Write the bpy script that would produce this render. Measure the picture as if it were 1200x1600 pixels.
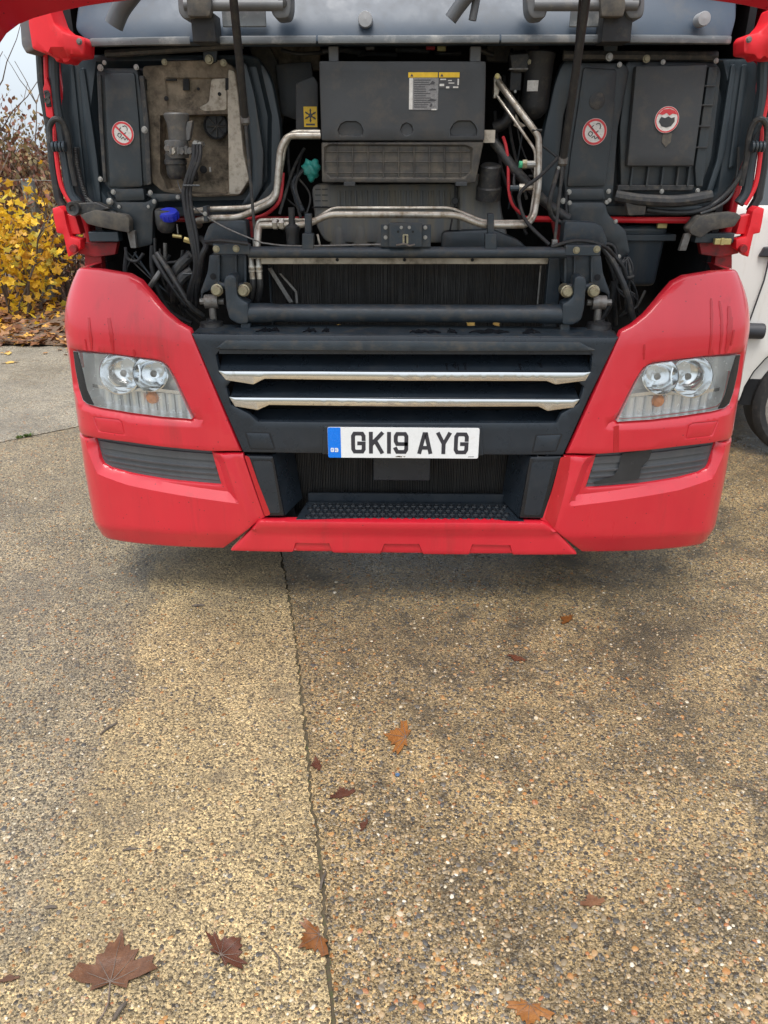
import bpy, bmesh, math, random
import numpy as np
from mathutils import Vector, Matrix, Euler
from mathutils.geometry import delaunay_2d_cdt

for o in list(bpy.data.objects): bpy.data.objects.remove(o)
sc = bpy.context.scene
col = sc.collection
R = math.radians
rng = random.Random(7)

# ---------------------------------------------------------------- camera
CAM = Vector((-0.014, -2.52, 1.60)); PITCH, YAW = 25.0, 1.2
cd = bpy.data.cameras.new('camera'); cam = bpy.data.objects.new('camera', cd); col.objects.link(cam)
cam.location = CAM; cam.rotation_euler = Euler((R(90 - PITCH), 0, R(YAW)))
cd.sensor_fit = 'VERTICAL'; cd.sensor_height = 36; cd.lens = 27.0
cd.clip_start = 0.05; cd.clip_end = 2000
sc.camera = cam
sc.render.resolution_x, sc.render.resolution_y = 768, 1024
# ---------------------------------------------------------------- world, sun, exposure
w = bpy.data.worlds.new('World'); sc.world = w; w.use_nodes = True
nt = w.node_tree; nt.nodes.clear()
sky = nt.nodes.new('ShaderNodeTexSky'); sky.sky_type = 'NISHITA'; sky.sun_disc = False
SUN_EL, SUN_AZ = 71.0, 196.0
sky.sun_elevation = R(SUN_EL); sky.sun_rotation = R(SUN_AZ); sky.dust_density = 6.0; sky.air_density = 1.2
hsv = nt.nodes.new('ShaderNodeHueSaturation'); hsv.inputs['Saturation'].default_value = 0.35
bg1 = nt.nodes.new('ShaderNodeBackground'); bg1.inputs[1].default_value = 0.05
bg2 = nt.nodes.new('ShaderNodeBackground'); bg2.inputs[0].default_value = (0.80, 0.90, 1.0, 1); bg2.inputs[1].default_value = 0.40
add = nt.nodes.new('ShaderNodeAddShader'); wo = nt.nodes.new('ShaderNodeOutputWorld')
nt.links.new(sky.outputs[0], hsv.inputs['Color']); nt.links.new(hsv.outputs[0], bg1.inputs[0])
nt.links.new(bg1.outputs[0], add.inputs[0]); nt.links.new(bg2.outputs[0], add.inputs[1]); nt.links.new(add.outputs[0], wo.inputs[0])
sd = bpy.data.lights.new('sun', 'SUN'); sd.energy = 1.5; sd.angle = R(40); sd.color = (1, .97, .93)
sun = bpy.data.objects.new('sun', sd); col.objects.link(sun)
# brightest part of the overcast stands high, slightly behind the camera
sdir = Vector((math.sin(R(SUN_AZ)) * math.cos(R(SUN_EL)), math.cos(R(SUN_AZ)) * math.cos(R(SUN_EL)), math.sin(R(SUN_EL))))
sun.rotation_euler = sdir.to_track_quat('Z', 'Y').to_euler(); sun.location = (0, -5, 8)
sc.view_settings.view_transform = 'Standard'; sc.view_settings.look = 'None'
sc.view_settings.exposure = 1.05; sc.view_settings.gamma = 1.0
sc.view_settings.use_curve_mapping = False

# ---------------------------------------------------------------- pixel -> place helpers (photo is 1200 x 1600)
CR = cam.rotation_euler.to_matrix()
def ray(u, v): return CR @ Vector(((u - 600) / 1200, (800 - v) / 1200, -1))
def at(u, v, Y):
    d = ray(u, v); return CAM + d * ((Y - CAM.y) / d.y)
def atz(u, v, z=0.0):
    d = ray(u, v); return CAM + d * ((z - CAM.z) / d.z)

# ---------------------------------------------------------------- materials
MATS = {}
def nodes(m):
    m.use_nodes = True; t = m.node_tree; b = t.nodes['Principled BSDF']; return t, b
def mat(name, c, rough=.5, metal=0, var=.25, scale=6, c2=None, mix=.0, bump=0.0, bscale=150, coat=0, spec=.5, rvar=.12, streak=False, specks=0):
    """painted / plastic / metal surface: base colour, dust or grime patches of a second colour, uneven gloss, fine relief"""
    m = bpy.data.materials.new(name); t, b = nodes(m); N = t.nodes; L = t.links
    tc = N.new('ShaderNodeTexCoord')
    n1 = N.new('ShaderNodeTexNoise'); n1.inputs['Scale'].default_value = scale; n1.inputs['Detail'].default_value = 8; n1.inputs['Roughness'].default_value = .65
    src = tc.outputs['Object']
    if streak:
        mp = N.new('ShaderNodeMapping'); mp.inputs['Scale'].default_value = (1, 1, .12); L.new(src, mp.inputs[0]); src = mp.outputs[0]
    L.new(src, n1.inputs['Vector'])
    r1 = N.new('ShaderNodeValToRGB'); e = r1.color_ramp.elements
    e[0].position = .3; e[1].position = .7
    e[0].color = (*[x * (1 - var) for x in c], 1); e[1].color = (*[min(1, x * (1 + var)) for x in c], 1)
    L.new(n1.outputs['Fac'], r1.inputs[0]); out = r1.outputs[0]
    n2 = N.new('ShaderNodeTexNoise'); n2.inputs['Scale'].default_value = scale * 3.1; n2.inputs['Detail'].default_value = 9; n2.inputs['Roughness'].default_value = .7
    L.new(src, n2.inputs['Vector'])
    if c2 is not None:
        mr = N.new('ShaderNodeMapRange'); mr.inputs['From Min'].default_value = .62 - mix * .35; mr.inputs['From Max'].default_value = .78 - mix * .2
        L.new(n2.outputs['Fac'], mr.inputs['Value'])
        mx = N.new('ShaderNodeMix'); mx.data_type = 'RGBA'; mx.inputs[7].default_value = (*c2, 1)
        L.new(mr.outputs[0], mx.inputs[0]); L.new(out, mx.inputs[6]); out = mx.outputs[2]
    if specks:
        vs = N.new('ShaderNodeTexVoronoi'); vs.inputs['Scale'].default_value = 55; L.new(tc.outputs['Object'], vs.inputs['Vector'])
        lt_ = N.new('ShaderNodeMath'); lt_.operation = 'LESS_THAN'; lt_.inputs[1].default_value = .13; L.new(vs.outputs['Distance'], lt_.inputs[0]); se_ = N.new('ShaderNodeSeparateColor'); L.new(vs.outputs['Color'], se_.inputs[0])
        g_ = N.new('ShaderNodeMath'); g_.operation = 'LESS_THAN'; g_.inputs[1].default_value = specks; L.new(se_.outputs[0], g_.inputs[0]); mu = N.new('ShaderNodeMath'); mu.operation = 'MULTIPLY'; L.new(lt_.outputs[0], mu.inputs[0]); L.new(g_.outputs[0], mu.inputs[1])
        m8 = N.new('ShaderNodeMath'); m8.operation = 'MULTIPLY'; m8.inputs[1].default_value = .75; L.new(mu.outputs[0], m8.inputs[0])
        mx2 = N.new('ShaderNodeMix'); mx2.data_type = 'RGBA'; mx2.inputs[7].default_value = (.10, .01, .012, 1); L.new(m8.outputs[0], mx2.inputs[0]); L.new(out, mx2.inputs[6]); out = mx2.outputs[2]
    L.new(out, b.inputs['Base Color'])
    mrr = N.new('ShaderNodeMapRange'); mrr.inputs['To Min'].default_value = max(.02, rough - rvar); mrr.inputs['To Max'].default_value = min(1, rough + rvar)
    mrr.inputs['From Min'].default_value = .3; mrr.inputs['From Max'].default_value = .7
    L.new(n2.outputs['Fac'], mrr.inputs['Value']); L.new(mrr.outputs[0], b.inputs['Roughness'])
    b.inputs['Metallic'].default_value = metal; b.inputs['Coat Weight'].default_value = coat; b.inputs['Coat Roughness'].default_value = .08
    b.inputs['Specular IOR Level'].default_value = spec
    if bump > 0:
        n3 = N.new('ShaderNodeTexNoise'); n3.inputs['Scale'].default_value = bscale; n3.inputs['Detail'].default_value = 4; L.new(tc.outputs['Object'], n3.inputs['Vector'])
        bp = N.new('ShaderNodeBump'); bp.inputs['Strength'].default_value = bump; bp.inputs['Distance'].default_value = .002
        L.new(n3.outputs['Fac'], bp.inputs['Height']); L.new(bp.outputs[0], b.inputs['Normal'])
    MATS[name] = m; return m
DUST = (.16, .13, .095)
mat('red_paint', (.60, .016, .032), .34, 0, .10, 3, (.44, .02, .028), .18, bump=.02, bscale=500, coat=.75, rvar=.08, streak=True, specks=.16)
mat('wet_red', (.46, .007, .016), .24, 0, .08, 12, rvar=.04, coat=.6)
mat('red_matt', (.72, .018, .028), .42, 0, .1, 6, (.4, .03, .03), .0, bump=.05)
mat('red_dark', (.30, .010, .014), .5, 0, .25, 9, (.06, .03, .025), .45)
mat('grille_plastic', (.018, .025, .034), .32, 0, .2, 4, (.030, .034, .040), .25, bump=.12, bscale=700, rvar=.14)
mat('wet_plastic', (.012, .014, .018), .12, 0, .2, 9, rvar=.06)
mat('vent_plastic', (.090, .096, .104), .40, 0, .2, 5, (.11, .11, .11), .3, bump=.15, bscale=600, rvar=.15, streak=True)
mat('damp_vent', (.032, .034, .037), .22, 0, .2, 12, rvar=.08)
mat('chassis_paint', (.025, .036, .047), .45, 0, .25, 8, (.07, .066, .058), .35, bump=.2, bscale=160, rvar=.15)
mat('bulkhead', (.034, .047, .058), .36, 0, .22, 4, (.075, .072, .066), .3, bump=.08, bscale=220, rvar=.15, streak=True)
mat('cover_plastic', (.028, .036, .042), .40, 0, .2, 5, (.065, .06, .052), .35, bump=.15, bscale=420, rvar=.12)
mat('box_plastic', (.042, .046, .050), .55, 0, .15, 5, (.075, .070, .062), .35, bump=.2, bscale=500)
mat('dusty_plastic', (.060, .058, .055), .7, 0, .25, 8, (.13, .115, .09), .6, bump=.3, bscale=260)
mat('tank_plastic', (.15, .155, .155), .6, 0, .25, 7, (.24, .21, .155), .55, bump=.15, bscale=120, streak=True)
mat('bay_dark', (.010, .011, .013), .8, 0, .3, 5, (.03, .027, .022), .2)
mat('rubber', (.017, .018, .020), .55, 0, .2, 12, (.06, .055, .045), .3, bump=.15, bscale=200)
mat('hose', (.03, .031, .033), .5, 0, .2, 14, (.10, .09, .072), .4, bump=.15, bscale=200)
mat('beige_dust', (.24, .195, .14), .85, 0, .55, 5, (.055, .045, .034), .66, bump=.5, bscale=90)
mat('pale_dust', (.46, .42, .35), .8, 0, .2, 14, (.20, .17, .13), .4, bump=.5, bscale=110)
mat('alloy', (.52, .49, .43), .42, .7, .2, 10, (.24, .19, .13), .5, bump=.1, bscale=200)
mat('zinc', (.36, .355, .335), .42, .7, .2, 40, (.3, .26, .2), .2)
mat('yellow_zinc', (.34, .31, .21), .45, .6, .25, 30, (.15, .12, .08), .35)
mat('dull_metal', (.20, .195, .185), .5, .55, .25, 15, (.12, .10, .08), .4, bump=.2)
mat('valve_cast', (.13, .13, .128), .5, .25, .3, 18, (.22, .19, .15), .3, bump=.3)
mat('strip_metal', (.42, .38, .31), .55, .5, .35, 5, (.14, .12, .09), .5, bump=.2)
mat('chrome', (.80, .80, .80), .10, 1, .05, 6, (.5, .46, .4), .0, rvar=.06)
mat('reflector', (.86, .88, .90), .12, 1, .04, 8, rvar=.05)
mat('lamp_bezel', (.90, .91, .91), .22, .45, .08, 12, rvar=.1)
mat('cab_panel', (.042, .062, .090), .40, 0, .15, 3, (.07, .08, .092), .25, bump=.04, bscale=300, rvar=.12)
mat('cab_strip', (.15, .16, .168), .35, .3, .2, 5, (.36, .35, .33), .3)
mat('grey_plastic', (.12, .125, .13), .5, 0, .15, 8, (.2, .19, .17), .3, bump=.1, bscale=400)
mat('plug_grey', (.30, .31, .32), .5, 0, .08, 20)
mat('white_plate', (.82, .83, .83), .28, 0, .04, 10, (.6, .58, .52), .0)
mat('plate_black', (.035, .035, .045), .4, 0, .1, 20)
mat('plate_blue', (.0, .19, .80), .3, 0, .05, 20)
mat('plate_blue_light', (.02, .24, .86), .3, 0, .05, 20)
mat('sticker_white', (.66, .65, .62), .5, 0, .15, 60, (.4, .36, .3), .25)
mat('sticker_red', (.60, .05, .06), .5, 0, .15, 60)
mat('sticker_dark', (.06, .06, .065), .5, 0, .2, 60)
mat('sticker_grey', (.20, .20, .205), .5, 0, .3, 130, (.40, .39, .37), .3)
mat('sticker_yellow', (.80, .52, .03), .5, 0, .12, 60)
mat('blue_cap', (.018, .035, .50), .42, 0, .2, 30, (.12, .14, .4), .15)
mat('green_wrap', (.03, .27, .23), .35, 0, .35, 30, (.12, .35, .3), .25, bump=.6, bscale=90)
mat('red_cable', (.55, .03, .04), .45, 0, .15, 20, (.25, .08, .07), .25)
mat('brass', (.55, .46, .20), .4, .6, .2, 30)
mat('amber', (.85, .28, .06), .25, 0, .15, 40)
mat('green_dot', (.05, .45, .22), .4)
mat('fin_metal', (.048, .046, .043), .6, .2, .4, 9, (.075, .062, .045), .3)
mat('tyre', (.022, .022, .023), .75, 0, .25, 12, (.06, .055, .05), .35, bump=.3, bscale=180)
mat('wheel_rim', (.40, .385, .36), .45, .5, .2, 12, (.2, .17, .14), .35)
mat('van_white', (.74, .73, .69), .35, 0, .05, 3, (.55, .51, .43), .15, coat=.3, streak=True)
mat('van_black', (.03, .033, .04), .5, 0, .2, 12)
mat('van_glass', (.05, .06, .065), .05, 0, .05, 4, rvar=.02, coat=1)
mat('post_concrete', (.20, .205, .195), .9, 0, .25, 9, (.18, .19, .15), .4, bump=.6, bscale=70)
mat('bark', (.085, .065, .05), .9, 0, .3, 20, (.15, .13, .11), .4, bump=.6, bscale=60)
mat('twig', (.14, .105, .085), .9, 0, .3, 20)
mat('blue_glass', (.08, .14, .24), .2, 0, .1, 20)

def leaf_mat(name, cols, rough=.5, trans=.25, bump=.3):
    wl_ = name.startswith('wet')
    """leaf colour picked per leaf from a corner attribute, blotched, slightly translucent"""
    m = bpy.data.materials.new(name); t, b = nodes(m); N = t.nodes; L = t.links
    a = N.new('ShaderNodeAttribute'); a.attribute_name = 'tint'
    rp = N.new('ShaderNodeValToRGB'); el = rp.color_ramp.elements
    while len(el) > 1: el.remove(el[-1])
    for i, c in enumerate(cols):
        e = el[0] if i == 0 else el.new(i / (len(cols) - 1)); e.color = (*c, 1); e.position = i / max(1, len(cols) - 1)
    n = N.new('ShaderNodeTexNoise'); n.inputs['Scale'].default_value = 60; n.inputs['Detail'].default_value = 7; n.inputs['Roughness'].default_value = .7
    tc = N.new('ShaderNodeTexCoord'); L.new(tc.outputs['Object'], n.inputs['Vector'])
    ad = N.new('ShaderNodeMath'); ad.operation = 'MULTIPLY_ADD'; ad.inputs[1].default_value = 1.5 if wl_ else .55; L.new(n.outputs['Fac'], ad.inputs[0])
    sb = N.new('ShaderNodeMath'); sb.operation = 'SUBTRACT'; sb.inputs[1].default_value = .75 if wl_ else .27; L.new(a.outputs['Fac'], sb.inputs[0]); L.new(sb.outputs[0], ad.inputs[2])
    L.new(ad.outputs[0], rp.inputs[0]); L.new(rp.outputs[0], b.inputs['Base Color']); b.inputs['Roughness'].default_value = rough
    bp = N.new('ShaderNodeBump'); bp.inputs['Strength'].default_value = bump; bp.inputs['Distance'].default_value = .003
    L.new(n.outputs['Fac'], bp.inputs['Height']); L.new(bp.outputs[0], b.inputs['Normal'])
    if trans:
        tr = N.new('ShaderNodeBsdfTranslucent'); L.new(rp.outputs[0], tr.inputs[0]); ms = N.new('ShaderNodeMixShader'); ms.inputs[0].default_value = trans
        L.new(b.outputs[0], ms.inputs[1]); L.new(tr.outputs[0], ms.inputs[2]); L.new(ms.outputs[0], N['Material Output'].inputs[0])
    MATS[name] = m; return m
leaf_mat('yellow_leaf', [(.42, .20, .02), (.75, .42, .02), (.85, .56, .03), (.50, .42, .05)], .5, .35)
leaf_mat('brown_leaf', [(.08, .035, .02), (.17, .075, .035), (.30, .13, .05), (.40, .22, .09)], .6, .2)
leaf_mat('bramble_leaf', [(.16, .055, .035), (.24, .10, .06), (.20, .16, .07), (.33, .22, .10)], .6, .2)
leaf_mat('litter_leaf', [(.10, .04, .02), (.22, .085, .03), (.36, .17, .06), (.62, .33, .05)], .5, .1)
leaf_mat('wet_brown_leaf', [(.05, .018, .011), (.085, .03, .016), (.14, .055, .027)], .32, 0, .6)
leaf_mat('wet_tan_leaf', [(.06, .026, .013), (.115, .05, .024), (.20, .095, .045)], .35, 0, .6)
leaf_mat('wet_orange_leaf', [(.10, .036, .011), (.18, .066, .016), (.28, .115, .028)], .35, 0, .6)
leaf_mat('yellow_dead_leaf', [(.40, .22, .05), (.60, .38, .09), (.62, .45, .15)], .5, .1, .6)
leaf_mat('grass_leaf', [(.05, .10, .02), (.10, .16, .04), (.2, .2, .07)], .6, .2)
leaf_mat('pebble', [(.05, .046, .042), (.11, .098, .085), (.21, .16, .10), (.34, .25, .145), (.36, .18, .055), (.28, .095, .035), (.42, .34, .22), (.58, .52, .42)], .38, 0, .3)

def clear_lens():
    m = bpy.data.materials.new('clear_lens'); m.use_nodes = True; t = m.node_tree; N = t.nodes; L = t.links; N.clear()
    o = N.new('ShaderNodeOutputMaterial'); tr = N.new('ShaderNodeBsdfTransparent'); tr.inputs[0].default_value = (.94, .95, .94, 1)
    gl = N.new('ShaderNodeBsdfGlossy'); gl.inputs['Roughness'].default_value = .06
    lw = N.new('ShaderNodeLayerWeight'); lw.inputs[0].default_value = .25
    m1 = N.new('ShaderNodeMixShader'); L.new(lw.outputs['Fresnel'], m1.inputs[0]); L.new(tr.outputs[0], m1.inputs[1]); L.new(gl.outputs[0], m1.inputs[2])
    df = N.new('ShaderNodeBsdfDiffuse'); df.inputs[0].default_value = (.82, .83, .80, 1)
    n = N.new('ShaderNodeTexNoise'); n.inputs['Scale'].default_value = 7; n.inputs['Detail'].default_value = 6
    tc = N.new('ShaderNodeTexCoord'); L.new(tc.outputs['Object'], n.inputs['Vector'])
    mr = N.new('ShaderNodeMapRange'); mr.inputs['From Min'].default_value = .35; mr.inputs['From Max'].default_value = .75; mr.inputs['To Min'].default_value = .05; mr.inputs['To Max'].default_value = .26
    L.new(n.outputs['Fac'], mr.inputs['Value'])
    m2 = N.new('ShaderNodeMixShader'); L.new(mr.outputs[0], m2.inputs[0]); L.new(m1.outputs[0], m2.inputs[1]); L.new(df.outputs[0], m2.inputs[2])
    L.new(m2.outputs[0], o.inputs[0]); MATS['clear_lens'] = m
clear_lens()

def concrete(name, sand, dark, stones, damp, alt=None, line=None, stain=0):
    """exposed aggregate concrete: flint stones of two sizes in a sandy matrix, stains and damp patches; alt = second pour beyond a ragged line"""
    m = bpy.data.materials.new(name); t, b = nodes(m); N = t.nodes; L = t.links
    tc = N.new('ShaderNodeTexCoord'); P = tc.outputs['Object']
    def noise(s, d=6, r=.6):
        n = N.new('ShaderNodeTexNoise'); n.inputs['Scale'].default_value = s; n.inputs['Detail'].default_value = d; n.inputs['Roughness'].default_value = r; L.new(P, n.inputs['Vector']); return n.outputs['Fac']
    def rr(src, a, c, lo=0, hi=1):
        r = N.new('ShaderNodeMapRange'); r.inputs['From Min'].default_value = a; r.inputs['From Max'].default_value = c; r.inputs['To Min'].default_value = lo; r.inputs['To Max'].default_value = hi; L.new(src, r.inputs['Value']); return r.outputs[0]
    def mth(op, a, c, d=None):
        x = N.new('ShaderNodeMath'); x.operation = op
        for k, v in enumerate((a, c, d)):
            if v is None: continue
            if hasattr(v, 'links'): L.new(v, x.inputs[k])
            else: x.inputs[k].default_value = v
        return x.outputs[0]
    def mix(f, a, c, mode='MIX'):
        x = N.new('ShaderNodeMix'); x.data_type = 'RGBA'; x.blend_type = mode
        for v, k in ((f, 0), (a, 6), (c, 7)):
            if hasattr(v, 'links'): L.new(v, x.inputs[k])
            else: x.inputs[k].default_value = v if k == 0 else (*v, 1)
        return x.outputs[2]
    def vor(s):
        w_ = N.new('ShaderNodeTexNoise'); w_.inputs['Scale'].default_value = s * .45; w_.inputs['Detail'].default_value = 2; L.new(P, w_.inputs['Vector'])
        q = N.new('ShaderNodeVectorMath'); q.operation = 'MULTIPLY_ADD'; q.inputs[1].default_value = (1.1 / s,) * 3; L.new(w_.outputs['Color'], q.inputs[0]); L.new(P, q.inputs[2])
        v = N.new('ShaderNodeTexVoronoi'); v.inputs['Scale'].default_value = s; L.new(q.outputs[0], v.inputs['Vector']); sp = N.new('ShaderNodeSeparateColor'); L.new(v.outputs['Color'], sp.inputs[0]); return v.outputs['Distance'], sp.outputs[0], sp.outputs[1]
    def ramp(src, pal):
        r = N.new('ShaderNodeValToRGB'); r.color_ramp.interpolation = 'CONSTANT'; el = r.color_ramp.elements; el[0].color = (*pal[0][1], 1); el[1].position = pal[1][0]; el[1].color = (*pal[1][1], 1)
        for p, c in pal[2:]: e = el.new(p); e.color = (*c, 1)
        L.new(src, r.inputs[0]); return r.outputs[0]
    dA, rA, gA = vor(78); dB, rB, gB = vor(190)
    if alt:
        sx_ = N.new('ShaderNodeSeparateXYZ'); L.new(P, sx_.inputs[0]); X, Y_ = sx_.outputs[0], sx_.outputs[1]; y2 = mth('MULTIPLY', Y_, Y_)
        xl_ = mth('ADD', mth('MULTIPLY_ADD', Y_, line[1], line[2]), mth('MULTIPLY', y2, line[0])); d_ = mth('SUBTRACT', X, xl_); d_ = mth('ADD', d_, rr(noise(3.5, 8, .7), .25, .75, -.11, .11)); mk = rr(d_, -.05, .05)
        band = mth('MULTIPLY', rr(mth('ABSOLUTE', d_, 0.0), .0, .035, 1, 0), rr(noise(2.0, 6), .42, .6, 0, .55))
        sandc = mix(mk, alt[0], sand); darkc = mix(mk, alt[1], dark); stone_amt = rr(mk, 0, 1, alt[2], stones); dampo = rr(mk, 0, 1, alt[3], damp)
    else: sandc, darkc, stone_amt, dampo = mix(0.0, sand, sand), mix(0.0, dark, dark), None, None
    grit = ramp(rB, [(0, (.22, .22, .23)), (.12, (.42, .42, .42)), (.28, (.66, .66, .66)), (.48, (.86, .86, .86)), (.68, (1, 1, 1)), (.84, (1.2, 1.18, 1.12)), (.94, (1.55, 1.5, 1.4))]); c = mix(1.0, sandc, grit, 'MULTIPLY')
    stonec = ramp(rA, [(0, (.07, .058, .046)), (.15, (.12, .095, .068)), (.32, (.20, .145, .08)), (.50, (.29, .205, .10)), (.66, (.38, .275, .14)), (.76, (.33, .14, .035)), (.87, (.16, .145, .125)), (.95, (.50, .43, .31))])
    n_st = rr(noise(4.5, 7, .7), .3, .7, -.22, .22); thr = mth('ADD', n_st, stone_amt if stone_amt is not None else stones)
    isA = mth('MULTIPLY', mth('LESS_THAN', gA, thr), rr(dA, .50, .40)); c = mix(isA, c, stonec)
    pit = rr(noise(150, 5, .75), .545, .62, 0, .9); c = mix(pit, c, mix(.5, darkc, (.02, .018, .014)))
    st1 = rr(noise(1.6, 10, .72), .47 - stain, .70 - stain, 0, .78); c = mix(st1, c, mix(1.0, c, darkc, 'MULTIPLY') if False else darkc)
    st2 = rr(noise(6.5, 9, .75), .55 - stain * .5, .70 - stain * .5, 0, .8); c = mix(st2, c, darkc)
    if alt: c = mix(band, c, (.10, .09, .075))
    br = rr(noise(2.6, 8, .65), .3, .7, .70, 1.18); c = mix(1.0, c, N_comb(N, L, br), 'MULTIPLY')
    L.new(c, b.inputs['Base Color'])
    wet = rr(noise(1.2, 8, .65), .38, .62); rough = mth('ADD', mth('MULTIPLY', wet, .34), dampo if dampo is not None else damp); L.new(rough, b.inputs['Roughness'])
    h = mth('ADD', mth('MULTIPLY', mth('MULTIPLY', isA, rr(dA, .5, .0)), 1.4), mth('SUBTRACT', mth('MULTIPLY', rr(dB, .6, .0), .7), mth('MULTIPLY', pit, .8)))
    bp = N.new('ShaderNodeBump'); bp.inputs['Strength'].default_value = .9; bp.inputs['Distance'].default_value = .0035
    L.new(h, bp.inputs['Height']); L.new(bp.outputs[0], b.inputs['Normal'])
    MATS[name] = m
def N_comb(N, L, v):
    c = N.new('ShaderNodeCombineColor')
    for k in range(3): L.new(v, c.inputs[k])
    return c.outputs[0]
_J2 = [atz(u, v) for u, v in ((238, 880), (222, 930), (208, 1000), (190, 1085), (172, 1150), (140, 1230), (96, 1320), (50, 1400), (0, 1475))]
LINE2 = [float(x) for x in np.polyfit([p.y for p in _J2], [p.x for p in _J2], 2)]
concrete('pale_concrete', (.47, .352, .185), (.19, .148, .092), .20, .36, alt=((.34, .272, .172), (.13, .108, .08), .46, .22), line=LINE2)
concrete('stony_concrete', (.43, .305, .15), (.066, .052, .033), .58, .20, stain=.065)
concrete('far_concrete', (.36, .315, .24), (.21, .185, .15), .22, .30)
mat('joint_dirt', (.075, .058, .036), .9, 0, .4, 30, (.06, .09, .02), .3, bump=.6, bscale=120)
mat('soil', (.11, .07, .045), .95, 0, .4, 14, (.14, .09, .05), .5, bump=.8, bscale=60)
mat('far_ground', (.16, .15, .12), .9, 0, .3, 2, (.10, .12, .05), .4)

# ---------------------------------------------------------------- mesh helpers
def link(o, parent=None):
    col.objects.link(o)
    if parent is not None: o.parent = parent
    return o
def empty(name, loc=(0, 0, 0)):
    o = bpy.data.objects.new(name, None); o.location = loc; o.empty_display_size = .2; col.objects.link(o); return o
def tag(o, label, cat, group=None, kind=None):
    o['label'] = label
    if cat: o['category'] = cat
    if group: o['group'] = group
    if kind: o['kind'] = kind
    return o
def mobj(name, V, F, m, parent=None, smooth=True, sharp=35, bevel=0, seg=2):
    me = bpy.data.meshes.new(name); me.from_pydata([tuple(v) for v in V], [], [tuple(f) for f in F]); me.update()
    bm = bmesh.new(); bm.from_mesh(me); bmesh.ops.remove_doubles(bm, verts=bm.verts, dist=1e-6); bmesh.ops.recalc_face_normals(bm, faces=bm.faces); bm.to_mesh(me); bm.free()
    if smooth:
        me.polygons.foreach_set('use_smooth', [True] * len(me.polygons)); me.set_sharp_from_angle(angle=R(sharp))
    me.materials.append(MATS[m]); o = bpy.data.objects.new(name, me); link(o)
    if parent is not None:
        o.parent = parent; o.matrix_parent_inverse = Matrix.Translation(-worldloc(parent))
    if bevel > 0:
        b = o.modifiers.new('bevel', 'BEVEL'); b.width = bevel; b.segments = seg; b.limit_method = 'ANGLE'; b.angle_limit = R(35); b.harden_normals = True
    return o
def worldloc(o):
    v = o.location.copy()
    while o.parent is not None:
        v = v + o.matrix_parent_inverse.translation; o = o.parent; v = v + o.location
    return v
class MB:
    def __init__(s): s.V = []; s.F = []
    def add(s, V, F):
        n = len(s.V); s.V += [tuple(v) for v in V]; s.F += [tuple(i + n for i in f) for f in F]; return s
    def box(s, a, b):
        (x0, y0, z0), (x1, y1, z1) = a, b
        return s.add([(x0, y0, z0), (x1, y0, z0), (x1, y1, z0), (x0, y1, z0), (x0, y0, z1), (x1, y0, z1), (x1, y1, z1), (x0, y1, z1)],
                     [(0, 1, 5, 4), (1, 2, 6, 5), (2, 3, 7, 6), (3, 0, 4, 7), (4, 5, 6, 7), (3, 2, 1, 0)])
    def prism(s, P, d):
        """polygon of 3D points swept by vector d"""
        n = len(P); V = [Vector(p) for p in P]; V += [v + Vector(d) for v in V]
        return s.add(V, [tuple(range(n)), tuple(range(2 * n - 1, n - 1, -1))] + [(i, (i + 1) % n, (i + 1) % n + n, i + n) for i in range(n)])
    def tube(s, pts, r, n=10, caps=True, rf=None):
        pts = [Vector(p) for p in pts]; V = []; F = []; up = None
        for i, p in enumerate(pts):
            d = (pts[min(i + 1, len(pts) - 1)] - pts[max(i - 1, 0)]).normalized()
            if up is None: up = d.orthogonal().normalized()
            up = (up - d * up.dot(d)).normalized(); b = d.cross(up); rr = rf(i / (len(pts) - 1)) * r if rf else r
            for k in range(n):
                a = 2 * math.pi * k / n; V.append(p + (up * math.cos(a) + b * math.sin(a)) * rr)
        for i in range(len(pts) - 1):
            for k in range(n): F.append((i * n + k, i * n + (k + 1) % n, (i + 1) * n + (k + 1) % n, (i + 1) * n + k))
        if caps: F.append(tuple(range(n - 1, -1, -1))); F.append(tuple(range((len(pts) - 1) * n, len(pts) * n)))
        return s.add(V, F)
    def lathe(s, base, axis, prof, n=24, caps=True):
        """profile of (radius, height along axis)"""
        axis = Vector(axis).normalized(); u = axis.orthogonal().normalized(); v = axis.cross(u); base = Vector(base); V = []; F = []
        for r, h in prof:
            for k in range(n):
                a = 2 * math.pi * k / n; V.append(base + axis * h + (u * math.cos(a) + v * math.sin(a)) * max(r, 1e-5))
        for i in range(len(prof) - 1):
            for k in range(n): F.append((i * n + k, i * n + (k + 1) % n, (i + 1) * n + (k + 1) % n, (i + 1) * n + k))
        if caps:
            if prof[0][0] > 1e-4: F.append(tuple(range(n - 1, -1, -1)))
            if prof[-1][0] > 1e-4: F.append(tuple(range((len(prof) - 1) * n, len(prof) * n)))
        return s.add(V, F)
    def build(s, name, m, parent=None, **k): return mobj(name, s.V, s.F, m, parent, **k)
def spline(pts, n=6):
    pts = [Vector(p) for p in pts]
    if len(pts) < 3: return pts
    out = []
    for i in range(len(pts) - 1):
        p0 = pts[max(i - 1, 0)]; p1 = pts[i]; p2 = pts[i + 1]; p3 = pts[min(i + 2, len(pts) - 1)]
        for k in range(n):
            t = k / n; out.append(.5 * ((2 * p1) + (p2 - p0) * t + (2 * p0 - 5 * p1 + 4 * p2 - p3) * t * t + (3 * p1 - p0 - 3 * p2 + p3) * t ** 3))
    out.append(pts[-1]); return out
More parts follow.
